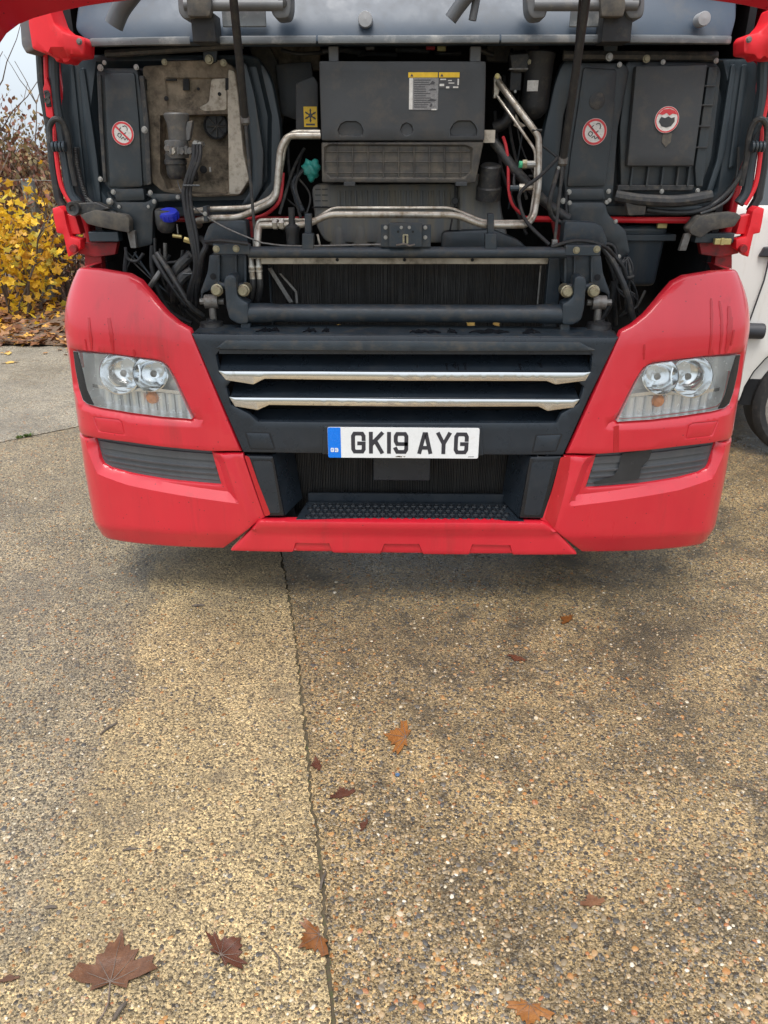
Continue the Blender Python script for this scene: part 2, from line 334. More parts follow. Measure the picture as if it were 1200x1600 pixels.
def filletline(pts, r, n=5):
    """open polyline with its corners rounded (bent pipes)"""
    pts = [Vector(p) for p in pts]; out = [pts[0]]
    for i in range(1, len(pts) - 1):
        a, b, c = pts[i - 1], pts[i], pts[i + 1]; d = min(r, (a - b).length * .45, (c - b).length * .45)
        p = b + (a - b).normalized() * d; q = b + (c - b).normalized() * d
        for k in range(n + 1):
            t = k / n; out.append(p * (1 - t) ** 2 + b * 2 * t * (1 - t) + q * t * t)
    out.append(pts[-1]); return out
def fillet(pts, r, n=4):
    out = []; N = len(pts)
    for i in range(N):
        a, b, c = (np.array(pts[(i + k) % N], float) for k in (-1, 0, 1)); la = np.linalg.norm(a - b); lc = np.linalg.norm(c - b)
        rr = r[i] if isinstance(r, (list, tuple)) else r; d = min(rr, la * .45, lc * .45)
        if d < 1e-4: out.append(tuple(b)); continue
        p = b + (a - b) / la * d; q = b + (c - b) / lc * d
        for k in range(n + 1):
            t = k / n; out.append(tuple(p * (1 - t) ** 2 + b * 2 * t * (1 - t) + q * t * t))
    return out
def pip(P, poly):
    x, y = P[:, 0], P[:, 1]; ins = np.zeros(len(P), bool); n = len(poly)
    for i in range(n):
        x1, y1 = poly[i]; x2, y2 = poly[(i + 1) % n]
        if y1 == y2: continue
        c = ((y1 > y) != (y2 > y)) & (x < (x2 - x1) * (y - y1) / (y2 - y1) + x1); ins ^= c
    return ins
def pdist(P, poly):
    d = np.full(len(P), 1e9); n = len(poly)
    for i in range(n):
        a = np.array(poly[i], float); b = np.array(poly[(i + 1) % n], float); ab = b - a; l = max(1e-12, ab @ ab)
        t = np.clip(((P - a) @ ab) / l, 0, 1); q = a + t[:, None] * ab; d = np.minimum(d, np.hypot(*(P - q).T))
    return d
def densify(poly, step):
    out = []; n = len(poly)
    for i in range(n):
        a = np.array(poly[i], float); b = np.array(poly[(i + 1) % n], float); k = max(1, int(math.ceil(np.linalg.norm(b - a) / step)))
        for j in range(k): out.append(tuple(a + (b - a) * j / k))
    return out
def panel(name, outer, S, m, parent, holes=(), thick=.02, grid=.03, step=.015, rnd=.006, offs=None, dips=(), sharp=40):
    """sheet with thickness: a 2D outline (with holes) laid on the surface S(a, b, off); rounded edges; dips = (polygon, depth, slope width)"""
    outer = densify(outer, step); holes = [densify(h, step) for h in holes]
    pts = []; edges = []
    for lp in [outer] + holes:
        s = len(pts); pts += lp; edges += [(s + i, s + (i + 1) % len(lp)) for i in range(len(lp))]
    nb = len(pts); loops = [outer] + holes
    def inside(P):
        k = pip(P, outer)
        for h in holes: k &= ~pip(P, h)
        return k
    def bd(P): return np.min([pdist(P, l) for l in loops], axis=0)
    extra = []
    for lp in loops:
        A = np.array(lp); T = np.roll(A, -1, 0) - np.roll(A, 1, 0); T /= np.maximum(1e-9, np.linalg.norm(T, axis=1))[:, None]; Nn = np.stack([-T[:, 1], T[:, 0]], 1)
        for d in ((rnd * .3, rnd) if rnd > 0 else ()):
            for sg in (1, -1):
                Q = A + Nn * d * sg; k = inside(Q); Q = Q[k]
                if len(Q): Q = Q[bd(Q) > d * .9]; extra.append(Q)
    xs, ys = zip(*outer); gx, gy = np.meshgrid(np.arange(min(xs), max(xs), grid), np.arange(min(ys), max(ys), grid)); G = np.stack([gx.ravel(), gy.ravel()], 1)
    if len(G): G = G[inside(G)]
    if len(G): G = G[bd(G) > rnd + grid * .25]; extra.append(G)
    for poly, dep, wd in dips:
        A = densify(poly, step); s = len(pts); pts += A; edges += [(s + i, s + (i + 1) % len(A)) for i in range(len(A))]
        c = np.array(A); T = np.roll(c, -1, 0) - np.roll(c, 1, 0); T /= np.maximum(1e-9, np.linalg.norm(T, axis=1))[:, None]; Nn = np.stack([-T[:, 1], T[:, 0]], 1)
        for sg in (1, -1):
            Q = c + Nn * wd * sg; Q = Q[pip(Q, A)]
            if len(Q): Q = Q[pdist(Q, A) > wd * .9]; extra.append(Q)
    E = np.concatenate(extra) if extra else np.zeros((0, 2))
    allp = [Vector(p) for p in pts] + [Vector(p) for p in E]
    vo, eo, fo, *_ = delaunay_2d_cdt(allp, edges, [], 0, 1e-6)
    A = np.array([tuple(v) for v in vo]); Fc = np.array([A[list(f)].mean(0) for f in fo]); keep = inside(Fc)
    for lp in loops: pass
    faces = [tuple(f) for f, k in zip(fo, keep) if k]; used = sorted({i for f in faces for i in f}); mp = {i: j for j, i in enumerate(used)}
    A = A[used]; faces = [tuple(mp[i] for i in f) for f in faces]
    d = bd(A); off = np.zeros(len(A))
    if rnd > 0: k = d < rnd; off[k] -= rnd * (1 - np.sqrt(np.maximum(0, 1 - (1 - d[k] / rnd) ** 2)))
    for poly, dep, wd in dips:
        k = pip(A, poly); dd = pdist(A, poly); off -= np.where(k, dep * np.clip(dd / wd, 0, 1), 0)
    if offs is not None: off += offs(A)
    V = [S(a, b, o) for (a, b), o in zip(A, off)]; n = len(V); cnt = {}
    for f in faces:
        for i in range(3):
            e = (f[i], f[(i + 1) % 3]); kk = tuple(sorted(e)); cnt.setdefault(kk, []).append(e)
    F = list(faces)
    if thick:
        V += [S(a, b, -thick + min(0, o * .5)) for (a, b), o in zip(A, off)]; F += [tuple(i + n for i in reversed(f)) for f in faces]
        for kk, es in cnt.items():
            if len(es) == 1: a, b = es[0]; F.append((b, a, a + n, b + n))
    return mobj(name, V, F, m, parent, sharp=sharp)
def flat(Y, tilt=0.0, z0=0.0):
    """vertical plane facing the camera side at depth Y, optionally leaning back above z0"""
    return lambda a, b, o: (a, Y + tilt * (b - z0) - o, b)
def px2(pts, Y): return [(p.x, p.z) for p in (at(u, v, Y) for u, v in pts)]
def fpanel(name, pts, Y, m, parent, depth=.03, rnd=.005, r=.01, holes=(), dips=(), tilt=0, grid=.04, step=.02, offs=None):
    o2 = fillet(px2(pts, Y), r) if r else px2(pts, Y)
    return panel(name, o2, flat(Y), m, parent, [px2(h, Y) for h in holes], depth, grid, step, rnd, offs, [(px2(p, Y), d, wd) for p, d, wd in dips])
def bpx(name, u0, v0, u1, v1, Y, depth, m, parent, bevel=.003):
    a = at(u0, v0, Y); b = at(u1, v1, Y); mb = MB(); mb.box((min(a.x, b.x), Y, min(a.z, b.z)), (max(a.x, b.x), Y + depth, max(a.z, b.z)))
    return mb.build(name, m, parent, bevel=bevel)
def ppx(name, pts, Y, depth, m, parent, bevel=.003, r=0):
    P = px2(pts, Y); P = fillet(P, r) if r else P
    return MB().prism([(a, Y, b) for a, b in P], (0, depth, 0)).build(name, m, parent, bevel=bevel)
def tpx(name, pts, r, m, parent, n=10, smooth=6, bend=None):
    P = [at(*p) for p in pts]; P = filletline(P, bend) if bend else spline(P, smooth)
    return MB().tube(P, r, n).build(name, m, parent)
def cpx(name, u, v, Y, rpx, depth, m, parent, prof=None, n=20):
    """round boss facing the viewer's side (-Y)"""
    p = at(u, v, Y); r = rpx / 1200 * (Y - CAM.y) * 1.02
    return MB().lathe(p, (0, -1, 0), prof(r) if prof else [(r, -depth * .2), (r, depth * .7), (r * .85, depth), (0, depth)], n).build(name, m, parent)
_bolt = {}
def bolt(u, v, Y, rpx, m, parent, name='bolt'):
    if m not in _bolt:
        mb = MB(); mb.lathe((0, 0, 0), (0, -1, 0), [(1.0, 0), (1.0, .18), (.95, .22)], 14); mb.lathe((0, 0, 0), (0, -1, 0), [(.72, .2), (.72, .62), (.62, .72), (0, .72)], 6)
        o = mb.build('bolt', m); _bolt[m] = o.data; bpy.data.objects.remove(o)
    o = bpy.data.objects.new(name, _bolt[m]); link(o); p = at(u, v, Y); s = rpx / 1200 * (Y - CAM.y); o.scale = (s, s, s)
    o.parent = parent; o.matrix_parent_inverse = Matrix.Translation(-worldloc(parent)); o.location = p; o.rotation_euler = (0, rng.uniform(0, 1), 0)
    return o

# ================================================================ GROUND
rnp = np.random.default_rng(5)
def wiggle(a, b, n, amp, seed):
    r = random.Random(seed); a = Vector(a); b = Vector(b); d = (b - a); nrm = Vector((-d.y, d.x, 0)).normalized(); ph = [r.uniform(0, 6.3) for _ in range(4)]
    return [a + d * t + nrm * amp * math.sin(math.pi * t) * (math.sin(5 * t * 3 + ph[0]) + .6 * math.sin(23 * t + ph[1]) + .35 * math.sin(61 * t + ph[2]) + .5 * r.uniform(-.5, .5)) for t in [i / n for i in range(n + 1)]]
gm = MB(); gm.add([(-600, -300, -.03), (600, -300, -.03), (600, 900, -.03), (-600, 900, -.03)], [(0, 1, 2, 3)])
tag(gm.build('ground', 'far_ground', smooth=False), 'flat dull ground reaching to the horizon', None, kind='structure')
yard = mobj('yard_bed', [(-9, -6, -.006), (9, -6, -.006), (9, 14, -.006), (-9, 14, -.006)], [(0, 1, 2, 3)], 'joint_dirt', smooth=False); tag(yard, 'dark dirt in the joints under the concrete slabs', None, kind='structure')
def chain(px): return [atz(u, v) for u, v in px]
J1 = chain([(440, 866), (446, 900), (462, 1000), (470, 1080), (481, 1160), (487, 1240), (497, 1320), (503, 1380), (507, 1460), (516, 1540), (522, 1600)])
J2 = chain([(238, 880), (222, 930), (208, 1000), (190, 1085), (172, 1150), (140, 1230), (96, 1320), (50, 1400), (0, 1475)])
def ext(ch, y0, y1):
    a, b = ch[0], ch[1]; d = (a - b).normalized(); first = a + d * ((y1 - a.y) / d.y); c, e = ch[-1], ch[-2]; d2 = (c - e).normalized(); last = c + d2 * ((y0 - c.y) / d2.y)
    return [first] + spline(ch, 5) + [last]
def rough_line(ch, amp, seed):
    out = []
    for i in range(len(ch) - 1): out += wiggle(ch[i], ch[i + 1], max(1, int((ch[i + 1] - ch[i]).length / .012)), amp, seed)[:-1] if (ch[i + 1] - ch[i]).length < .6 else [ch[i]]
    return out + [ch[-1]]
FARY, NEARY = 4.45, -4.0
L1 = rough_line(ext(J1, NEARY, FARY), .005, 3); L2 = rough_line(ext(J2, NEARY, FARY), .016, 4)
cA, cB = atz(-60, 704), atz(130, 665); cdv = (cB - cA).normalized()
cr0 = cA - cdv * 5; cr1 = cA + cdv * ((L2[0].x - 0.3 - cA.x) / cdv.x)
def slab(name, outline, m, seed):
    P = [(p.x, p.y) for p in outline]
    V = [(x, y, 0) for x, y in P] + [(x, y, -.03) for x, y in P]; n = len(P)
    return mobj(name, V, [tuple(range(n))] + [(i, i + n, (i + 1) % n + n, (i + 1) % n) for i in range(n)], m, yard, smooth=False)
g = .0016
sh = lambda L, d: [Vector((p.x + d, p.y, 0)) for p in L]
def jag(L, sg, seed):
    r2 = random.Random(seed); out = []; k = 0
    for p in L:
        k = .55 * k + (abs(r2.gauss(0, .0014)) + (.007 * r2.random() if r2.random() < .05 else 0)); out.append(Vector((p.x + sg * k, p.y, 0)))
    return out
# joint crossing line for the left slabs
yc = lambda x: cA.y + cdv.y / cdv.x * (x - cA.x)
L2n = [p for p in sh(L2, -.0002) if p.y < yc(p.x) - .012]; L2f = [p for p in sh(L2, -.0002) if p.y > yc(p.x) + .012]
xa = L2n[0].x; cl = wiggle((-8.5, yc(-8.5), 0), (xa, yc(xa), 0), 160, .006, 9)
slab('concrete_slab', [Vector((-8.5, NEARY, 0))] + [Vector((p.x, p.y - .012, 0)) for p in cl] + L2f[::-1] + jag(sh(L1, -g), -1, 11), 'pale_concrete', 1)
slab('concrete_slab', [Vector((p.x, p.y + .012, 0)) for p in cl[::-1]] + [Vector((-8.5, FARY, 0))] + [Vector((p.x - .004, p.y, 0)) for p in L2f], 'far_concrete', 2)
slab('concrete_slab', jag(sh(L1, g), 1, 12) + [Vector((8.5, NEARY, 0)), Vector((8.5, FARY + 9, 0)), Vector((L1[0].x, FARY + 9, 0))], 'stony_concrete', 4)

# stones of the exposed aggregate: the largest near ones as parts of the yard, the rest as one mass
def dome(n=7):
    V = []; F = []
    for ri, (r, h) in enumerate(((1.0, -.25), (.88, .32), (.45, .62))):
        for k in range(n):
            a = 2 * math.pi * k / n; V.append((r * math.cos(a), r * math.sin(a), h))
    V.append((0, 0, .68))
    for ri in range(2):
        for k in range(n): F.append((ri * n + k, ri * n + (k + 1) % n, (ri + 1) * n + (k + 1) % n, (ri + 1) * n + k))
    for k in range(n): F.append((2 * n + k, 2 * n + (k + 1) % n, 3 * n))
    return np.array(V), F
def tint_mesh(name, V, F, m, tints, per, parent=None, smooth=True):
    me = bpy.data.meshes.new(name); nv = len(V); me.vertices.add(nv); me.vertices.foreach_set('co', np.asarray(V, np.float32).ravel())
    lens = np.array([len(f) for f in F]); tot = int(lens.sum()); me.loops.add(tot); me.polygons.add(len(F))
    me.loops.foreach_set('vertex_index', np.concatenate([np.asarray(f) for f in F]).astype(np.int32)) if not isinstance(F, np.ndarray) else me.loops.foreach_set('vertex_index', F.ravel().astype(np.int32))
    st = np.concatenate([[0], np.cumsum(lens)[:-1]]); me.polygons.foreach_set('loop_start', st.astype(np.int32)); me.update(calc_edges=True)
    at_ = me.attributes.new('tint', 'FLOAT', 'POINT'); at_.data.foreach_set('value', np.repeat(tints, per).astype(np.float32))
    if smooth: me.polygons.foreach_set('use_smooth', [True] * len(me.polygons))
    me.materials.append(MATS[m]); me.validate(); o = bpy.data.objects.new(name, me); link(o)
    if parent is not None: o.parent = parent
    return o
DV, DF = dome()
def on_x(L, y):
    ys = [p.y for p in L]; xs = [p.x for p in L]; o = np.argsort(ys); return np.interp(y, np.array(ys)[o], np.array(xs)[o])
N = 46000
yy = -1.75 + rnp.random(N) ** 1.6 * 4.2; half = .62 * (yy - CAM.y) * .95 + .35; xx = CAM.x + (rnp.random(N) * 2 - 1) * half
x1 = on_x(L1, yy); x2 = on_x(L2, yy)
clus = np.sin(xx * 7 + np.sin(yy * 5) * 2) * np.cos(yy * 6.3 + np.cos(xx * 4)) + rnp.random(N) * 1.2
zone = np.where(xx > x1, 0, np.where(xx > x2, 1, 2))
keep = (np.abs(xx - x1) > .02) & (np.abs(xx - x2) > .001) & (rnp.random(N) < np.choose(zone, [1.0, .45, .75])) & (clus > -.25)
xx, yy, zone = xx[keep], yy[keep], zone[keep]; N = len(xx)
siz = np.exp(rnp.normal(math.log(.0034), .42, N)); siz = np.clip(siz, .0015, .0095) * np.choose(zone, [1.0, .8, .95])
tint = np.clip(rnp.choice([.02, .14, .28, .43, .57, .71, .86, .98], N, p=[.10, .17, .26, .23, .10, .04, .08, .02]) + rnp.normal(0, .03, N), 0, 1)
order = np.argsort(-siz * (1 / (yy + 3.6)))
big = set(order[:260].tolist())
asp = rnp.uniform(.55, 1, N); ang = rnp.uniform(0, 6.28, N)
small = np.array([i for i in range(N) if i not in big])
X = DV[None, :, 0] * siz[small, None]; Yv = DV[None, :, 1] * (siz * asp)[small, None]; Zv = DV[None, :, 2] * (siz * .42)[small, None] * rnp.uniform(.5, 1, (len(small), 1))
X = X * (1 + rnp.normal(0, .12, X.shape)); Yv = Yv * (1 + rnp.normal(0, .12, X.shape))
ca, sa = np.cos(ang[small])[:, None], np.sin(ang[small])[:, None]
VV = np.stack([X * ca - Yv * sa + xx[small, None], X * sa + Yv * ca + yy[small, None], Zv + .0003], 2).reshape(-1, 3)
FF = []
nv = len(DV); q = np.array([f for f in DF if len(f) == 4]); t3 = np.array([f for f in DF if len(f) == 3])
offs_ = (np.arange(len(small)) * nv)[:, None, None]
FF = [f for f in (q[None] + offs_).reshape(-1, 4)] + [f for f in (t3[None] + offs_).reshape(-1, 3)]
peb = tint_mesh('gravel_aggregate', VV, FF, 'pebble', tint[small], nv); tag(peb, 'small flint stones set in the surface of the concrete yard', 'gravel', kind='stuff')
pm = []
for k in range(16):
    o = tint_mesh('pebble', DV * np.array([1, 1, 1]) * (1 + rnp.normal(0, .10, DV.shape)), DF, 'pebble', np.array([[.02, .14, .28, .43, .57, .71, .86, .98, .3, .45, .6, .5, .4, .2, .88, .35][k]]), nv); pm.append(o.data); bpy.data.objects.remove(o)
for i in list(order[:260]):
    kk = min(range(16), key=lambda j: abs([.02, .14, .28, .43, .57, .71, .86, .98, .3, .45, .6, .5, .4, .2, .88, .35][j] - tint[i]) + rng.random() * .08)
    o = bpy.data.objects.new('pebble', pm[kk]); link(o, yard); o.location = (xx[i], yy[i], .0003); o.scale = (siz[i], siz[i] * asp[i], siz[i] * .4); o.rotation_euler = (0, 0, ang[i])

# ================================================================ LORRY
T = empty('lorry', (0, .6, 0)); tag(T, 'red lorry cab with its front flap raised, engine bay showing', 'lorry')
# plan line of the bumper: arc length s -> (x, y), outward normal
_pl = spline([(0, 0, 0), (.35, .004, 0), (.65, .014, 0), (.90, .042, 0), (1.07, .080, 0), (1.165, .122, 0), (1.218, .190, 0), (1.236, .29, 0), (1.238, .45, 0), (1.238, .9, 0)], 24)
_ss = np.concatenate([[0], np.cumsum([(b - a).length for a, b in zip(_pl, _pl[1:])])]); _px = np.array([p.x for p in _pl]); _py = np.array([p.y for p in _pl])
SMAX = _ss[-1]
def plan(s):
    a = abs(s); x = np.interp(a, _ss, _px); y = np.interp(a, _ss, _py); e = .01
    x0 = np.interp(max(0, a - e), _ss, _px); x1_ = np.interp(min(SMAX, a + e), _ss, _px); y0 = np.interp(max(0, a - e), _ss, _py); y1_ = np.interp(min(SMAX, a + e), _ss, _py)
    tx, ty = x1_ - x0, y1_ - y0; l = math.hypot(tx, ty); nx, ny = ty / l, -tx / l; sg = 1 if s >= 0 else -1
    return x * sg, y, nx * sg, ny
def lean(z):
    return (1.5 * (z - 1.02) ** 2 if z > 1.02 else 0) + .03 * max(0, z - .5)
def S(s, z, off=0.0):
    x, y, nx, ny = plan(s); k = off - lean(z); return (x + nx * k, y + ny * k, z)
def unS(u, v, off=0.0):
    """where the sight line of a photo point meets the bumper surface -> (s, z)"""
    d = ray(u, v); sg = 1 if d.x + 0 * d.y > 0 else -1; z = .8; best = None
    for _ in range(12):
        lo = None
        A = np.linspace(0, 1.45, 600); k = off - lean(z)
        X = np.interp(A, _ss, _px); Y_ = np.interp(A, _ss, _py); tx = np.gradient(X); ty = np.gradient(Y_); l = np.hypot(tx, ty); X = (X + ty / l * k) * sg; Y_ = Y_ - tx / l * k
        f = (X - CAM.x) * d.y - (Y_ - CAM.y) * d.x; f = f * sg
        j = np.argmax(f >= 0) if (f >= 0).any() else int(np.argmax(f))
        if f[j] >= 0 and j > 0: t_ = -f[j - 1] / (f[j] - f[j - 1]); a = A[j - 1] + (A[j] - A[j - 1]) * t_; yq = Y_[j - 1] + (Y_[j] - Y_[j - 1]) * t_
        else: a = A[j]; yq = Y_[j]
        z = CAM.z + d.z * (yq - CAM.y) / d.y
    return (a * sg, z)
def sz(pts): return [unS(u, v) for u, v in pts]

# --- hidden carcass of the lorry: added dark bay walls, cab shell, frame, wheels
mb = MB(); mb.box((-1.12, .98, .50), (1.12, 1.02, 2.05)); mb.build('bay_blackout_back', 'bay_dark', T)  # dark wall added so the gaps in the bay read black
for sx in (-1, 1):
    mb = MB(); mb.box((sx * 1.13 - .012, .47, 1.0), (sx * 1.13 + .012, 1.0, 2.05)); mb.build('bay_blackout_side', 'bay_dark', T)  # dark side sheets added to keep daylight out of the bay
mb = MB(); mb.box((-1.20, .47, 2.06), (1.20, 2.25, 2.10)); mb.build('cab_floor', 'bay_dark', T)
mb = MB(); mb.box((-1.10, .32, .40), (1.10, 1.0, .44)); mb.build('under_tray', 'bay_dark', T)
cabp = [(.50, 1.27), (.44, 2.02), (.62, 3.15), (2.25, 3.25), (2.25, 1.27)]
for sx in (-1, 1):
    x0 = sx * 1.205; mb = MB(); mb.prism([(x0, y, z) for y, z in cabp], (-sx * .03, 0, 0)); mb.build('cab_side', 'red_paint', T, bevel=.01)
mb = MB(); mb.box((-1.17, 2.20, 1.27), (1.17, 2.24, 3.24)); mb.build('cab_rear', 'red_paint', T)
mb = MB(); mb.prism([(-1.17, .63, 3.16), (-1.17, 2.19, 3.26), (-1.17, 2.19, 3.22), (-1.17, .63, 3.12)], (2.34, 0, 0)); mb.build('cab_roof', 'red_paint', T)
mb = MB(); mb.prism([(-1.1, .375, 2.16), (-1.1, .61, 3.11), (-1.1, .625, 3.11), (-1.1, .39, 2.16)], (2.2, 0, 0)); mb.build('windscreen', 'van_glass', T)
for sx in (-1, 1):
    mb = MB(); mb.box((sx * .42 - .04, 1.03, .62), (sx * .42 + .04, 5.4, .86)); mb.build('frame_rail', 'chassis_paint', T)
    wm = MB(); wm.lathe((sx * .90, 1.50, .50), (1, 0, 0), [(.29, -.15), (.44, -.155), (.495, -.13), (.50, -.08), (.50, .08), (.495, .13), (.44, .155), (.29, .15), (.27, .06), (.27, -.06), (.29, -.15)], 40, caps=False); tyre = wm.build('wheel', 'tyre', T)
    MB().lathe((sx * .90, 1.50, .50), (1, 0, 0), [(.285, -.10), (.12, -.06), (.12, .06), (.285, .10)], 32).build('rim', 'wheel_rim', tyre)
mb = MB(); mb.tube([(-.8, 1.5, .5), (.8, 1.5, .5)], .06, 14); mb.build('front_axle', 'chassis_paint', T)

# --- red bumper corners (left drawn from the photo, right mirrored)
topL = [(128, 419), (155, 421.5), (179, 425.5), (200, 429), (218, 439), (236, 460), (260, 490), (278, 506), (295, 516)]
seamL = [(375.5, 708), (326, 706), (260, 700), (200, 692), (140, 683), (126.5, 679)]
lampL = [(112.5, 549), (170, 554.5), (242, 564.4), (254, 568), (263, 578), (272, 595), (287, 628), (299, 655), (248, 651), (200, 644.5), (155, 637), (136, 632), (128, 626), (122, 607), (116, 577)]
lowL = [(126.5, 682), (140, 686), (150.5, 721), (155, 728), (167, 734.5), (200, 743.5), (260, 754), (342.5, 761.5), (327, 709.5), (378, 711.5), (413, 811), (395, 822), (346, 862), (300, 861), (260, 859), (215, 855), (186, 850), (168, 841)]
fogL = [(141, 686), (326, 709), (341.5, 760.5), (260, 753), (200, 742.5), (168, 734), (156, 727.5), (151, 720)]
coverL = [(144.5, 650.5), (185, 655), (191, 659.5), (195.5, 680.5), (153.5, 674.5)]
top2, seam2, lamp2, low2, fog2, cov2 = (sz(p) for p in (topL, seamL, lampL, lowL, fogL, coverL))
SE = -1.62
lampdip = sz([(108, 541), (170, 551), (246, 561), (262, 570), (276, 592), (300, 640), (328, 667), (248, 662), (200, 656), (150, 646), (126, 638), (114, 600)])
fogdip = [(a, b + .035 * (i in (0, 1, 7))) for i, (a, b) in enumerate(sz([(130, 676), (328, 700), (352, 722), (373, 787), (300, 777), (200, 758), (152, 740), (138, 715)]))]
def mir(P, sx): return [(a * sx, b) for a, b in P] if sx == 1 else [(-a, b) for a, b in P][::-1]
lampC = np.array(lamp2).mean(0); washed = []
inner_lo = np.array(unS(413, 811)); inner_hi = np.array(unS(295, 516))
for sx in (1, -1):
    up = mir([(SE, top2[0][1] - .01)] + top2 + seam2 + [(SE, seam2[-1][1])], sx); lp = mir(lamp2, sx); cv = mir(cov2, sx); fg = mir(fog2, sx)
    def upo(A, lp=lp):
        d = pdist(A, lp); zl = np.interp(np.abs(A[:, 0]), [.55, 1.2], [.80, .85])
        o = np.where(d < .010, -.004 * (1 - d / .010), 0)
        # raised spine along the inner edge
        e = (np.abs(A[:, 0]) - np.interp(A[:, 1], [inner_lo[1], inner_hi[1]], [abs(inner_lo[0]), abs(inner_hi[0])]))
        return o - .012 * np.clip((.10 - e) / .09, 0, 1)
    cp = panel('corner_panel', up, S, 'red_paint', T, [lp], .025, .028, .012, .009, upo, [(cv, .0035, .002), (mir(lampdip, sx), .014, .020)])
    lo = mir([(SE, low2[0][1])] + low2[:-2] + [(-1.13, .236), (-1.25, .226), (SE, .232)], sx)
    def loo(A, fg=fg):
        zc_ = np.interp(np.abs(A[:, 0]), [.55, 1.0, 1.25], [.328, .315, .292]); o = -.34 * np.clip(zc_ - A[:, 1], 0, 1)
        e = (np.abs(A[:, 0]) - np.interp(A[:, 1], [inner_lo[1], inner_hi[1]], [abs(inner_lo[0]), abs(inner_hi[0])]))
        return o - .012 * np.clip((.055 - e) / .03, 0, 1)
    bp_ = panel('bumper_corner', lo, S, 'red_paint', T, [], .025, .015, .010, .007, loo, [(mir(fogdip, sx), .022, .032)], sharp=24)
    # headlamp washer cover sits in its own recess
    cc = np.array(cv); cin = [tuple(p) for p in cc.mean(0) + (cc - cc.mean(0)) * .94]
    panel('washer_cover', fillet(cin, .006), lambda a, b, o: S(a, b, o - .001), 'red_paint', cp, (), .006, .03, .012, .003)
    # ribbed fog lamp blank
    fa = np.array(fg); zc = lambda A: np.interp(np.abs(A[:, 0]), [.55, 1.2], [0, 1])
    z_in = fog2[1][1]; z_out = fog2[0][1]
    def fo(A):
        return np.full(len(A), -.036)
    fgx = [tuple(p) for p in fa.mean(0) + (fa - fa.mean(0)) * np.array([1.05, 1.30])]
    fb = panel('fog_lamp_blank', fgx, S, 'vent_plastic', T, (), .015, .03, .02, .003, fo, sharp=30)
    for ra, rb, hh, pr in (((140, 696), (332, 719), .030, .012), ((147, 713), (334, 736), .010, .013), ((151, 722.5), (337, 746), .010, .010), ((160, 731.5), (339.5, 756), .009, .006)):
        V = []; n_ = 18
        for i in range(n_ + 1):
            t = i / n_; a, b = unS(ra[0] + (rb[0] - ra[0]) * t, ra[1] + (rb[1] - ra[1]) * t + 3 * math.sin(math.pi * t)); e = 1 - (1 - min(1, t / .08)) ** 2
            for dz, o_ in ((hh / 2, -.040), (hh / 2 - .002, -.036 + pr * e), (-hh / 2 + .002, -.038 + pr * e), (-hh / 2, -.044)): V.append(S(a * sx, b + dz, o_))
        mobj('blank_rib', V, [(i * 4 + k, i * 4 + k + 1, (i + 1) * 4 + k + 1, (i + 1) * 4 + k) for i in range(n_) for k in range(3)] + [(0, 1, 2, 3), (n_ * 4, n_ * 4 + 1, n_ * 4 + 2, n_ * 4 + 3)], 'vent_plastic', fb, sharp=30)
    if sx == -1:
        wp = sz([(975, 712), (1024, 705), (1018, 722), (1006, 733), (1003, 752), (932, 761), (929, 757), (962, 748), (970, 735)]); panel('wet_patch', fillet(wp, .012), lambda a, b, o: S(a, b, -.0215), 'damp_vent', fb, (), 0, .03, .015, 0)
    # water runs on the paint
    if sx == 1:
        runs = [[(139, 496), (142, 530), (143, 548), 2.0], [(170, 497), (174, 525), (177, 553), 2.4], [(133, 530), (135, 545), (136, 549), 1.4], [(209, 546), (210, 552), (210, 558), 1.6]]
    else:
        runs = [[(1111, 466), (1112, 500), (1108, 554), 1.6], [(1124, 470), (1128, 510), (1124, 553), 1.8], [(1139, 478), (1139, 520), (1134, 552), 3.0], [(1147, 515), (1144, 530), (1142, 540), 1.6], [(1144, 495), (1143, 512), (1139, 540), 1.2], [(1007, 538), (1006, 552), (1006, 562), 1.3]]
    for r_ in runs:
        c_ = [Vector((*unS(*p), 0)) for p in r_[:3]]; L = spline(c_, 8); V = []; wd = r_[3] * .0062 / 2; n_ = len(L)
        for i, p in enumerate(L):
            w_ = wd * (.45 + .55 * math.sin(math.pi * min(1, .15 + .85 * i / n_))) * rng.uniform(.75, 1.2)
            e_ = upo(np.array([[p.x, p.y]]))[0]
            for k, h in ((-1, .0011), (0, .0019), (1, .0011)): V.append(S(p.x + k * w_, p.y, h + e_))
        mobj('water_streak', V, [(i * 3 + k, i * 3 + k + 1, i * 3 + k + 4, i * 3 + k + 3) for i in range(n_ - 1) for k in (0, 1)], 'wet_red', cp)
    # damp band along the inner edge of the lower corner
    band = [(380.5, 713), (388, 715), (402, 755), (422, 806), (413, 809)] if sx == 1 else [(877, 716), (893, 714), (890, 742), (880, 780), (866, 826), (852, 812)]
    b2 = sz(band); panel('wet_band', fillet(b2, .008), S, 'wet_red', bp_, (), 0, .02, .01, 0, lambda A, f=loo: f(A) + .0012)
    if sx == -1:
        b2 = sz([(959, 666), (967, 664), (967, 706), (958, 707)]); panel('wet_band', fillet(b2, .004), S, 'wet_red', cp, (), 0, .02, .01, 0, lambda A, f=upo: f(A) + .0012)
    bk2 = mir([(-1.5, .27), (-1.5, 1.02), (-.62, 1.02), (-.43, .44), (-.40, .29)], sx); panel('bumper_leak_blocker', bk2, lambda a, b, o: S(a, b, o - .13), 'bay_dark', T, (), .01, .08, .06, 0)  # dark sheet added to stop light leaking through the hollow corner
    # ---- headlamp: housing, bezel, two round reflectors with bulbs, indicator, lens
    D = -.08
    bz = panel('headlight', lp, lambda a, b, o: S(a, b, o + D), 'lamp_bezel', T, (), .01, .03, .02, 0)
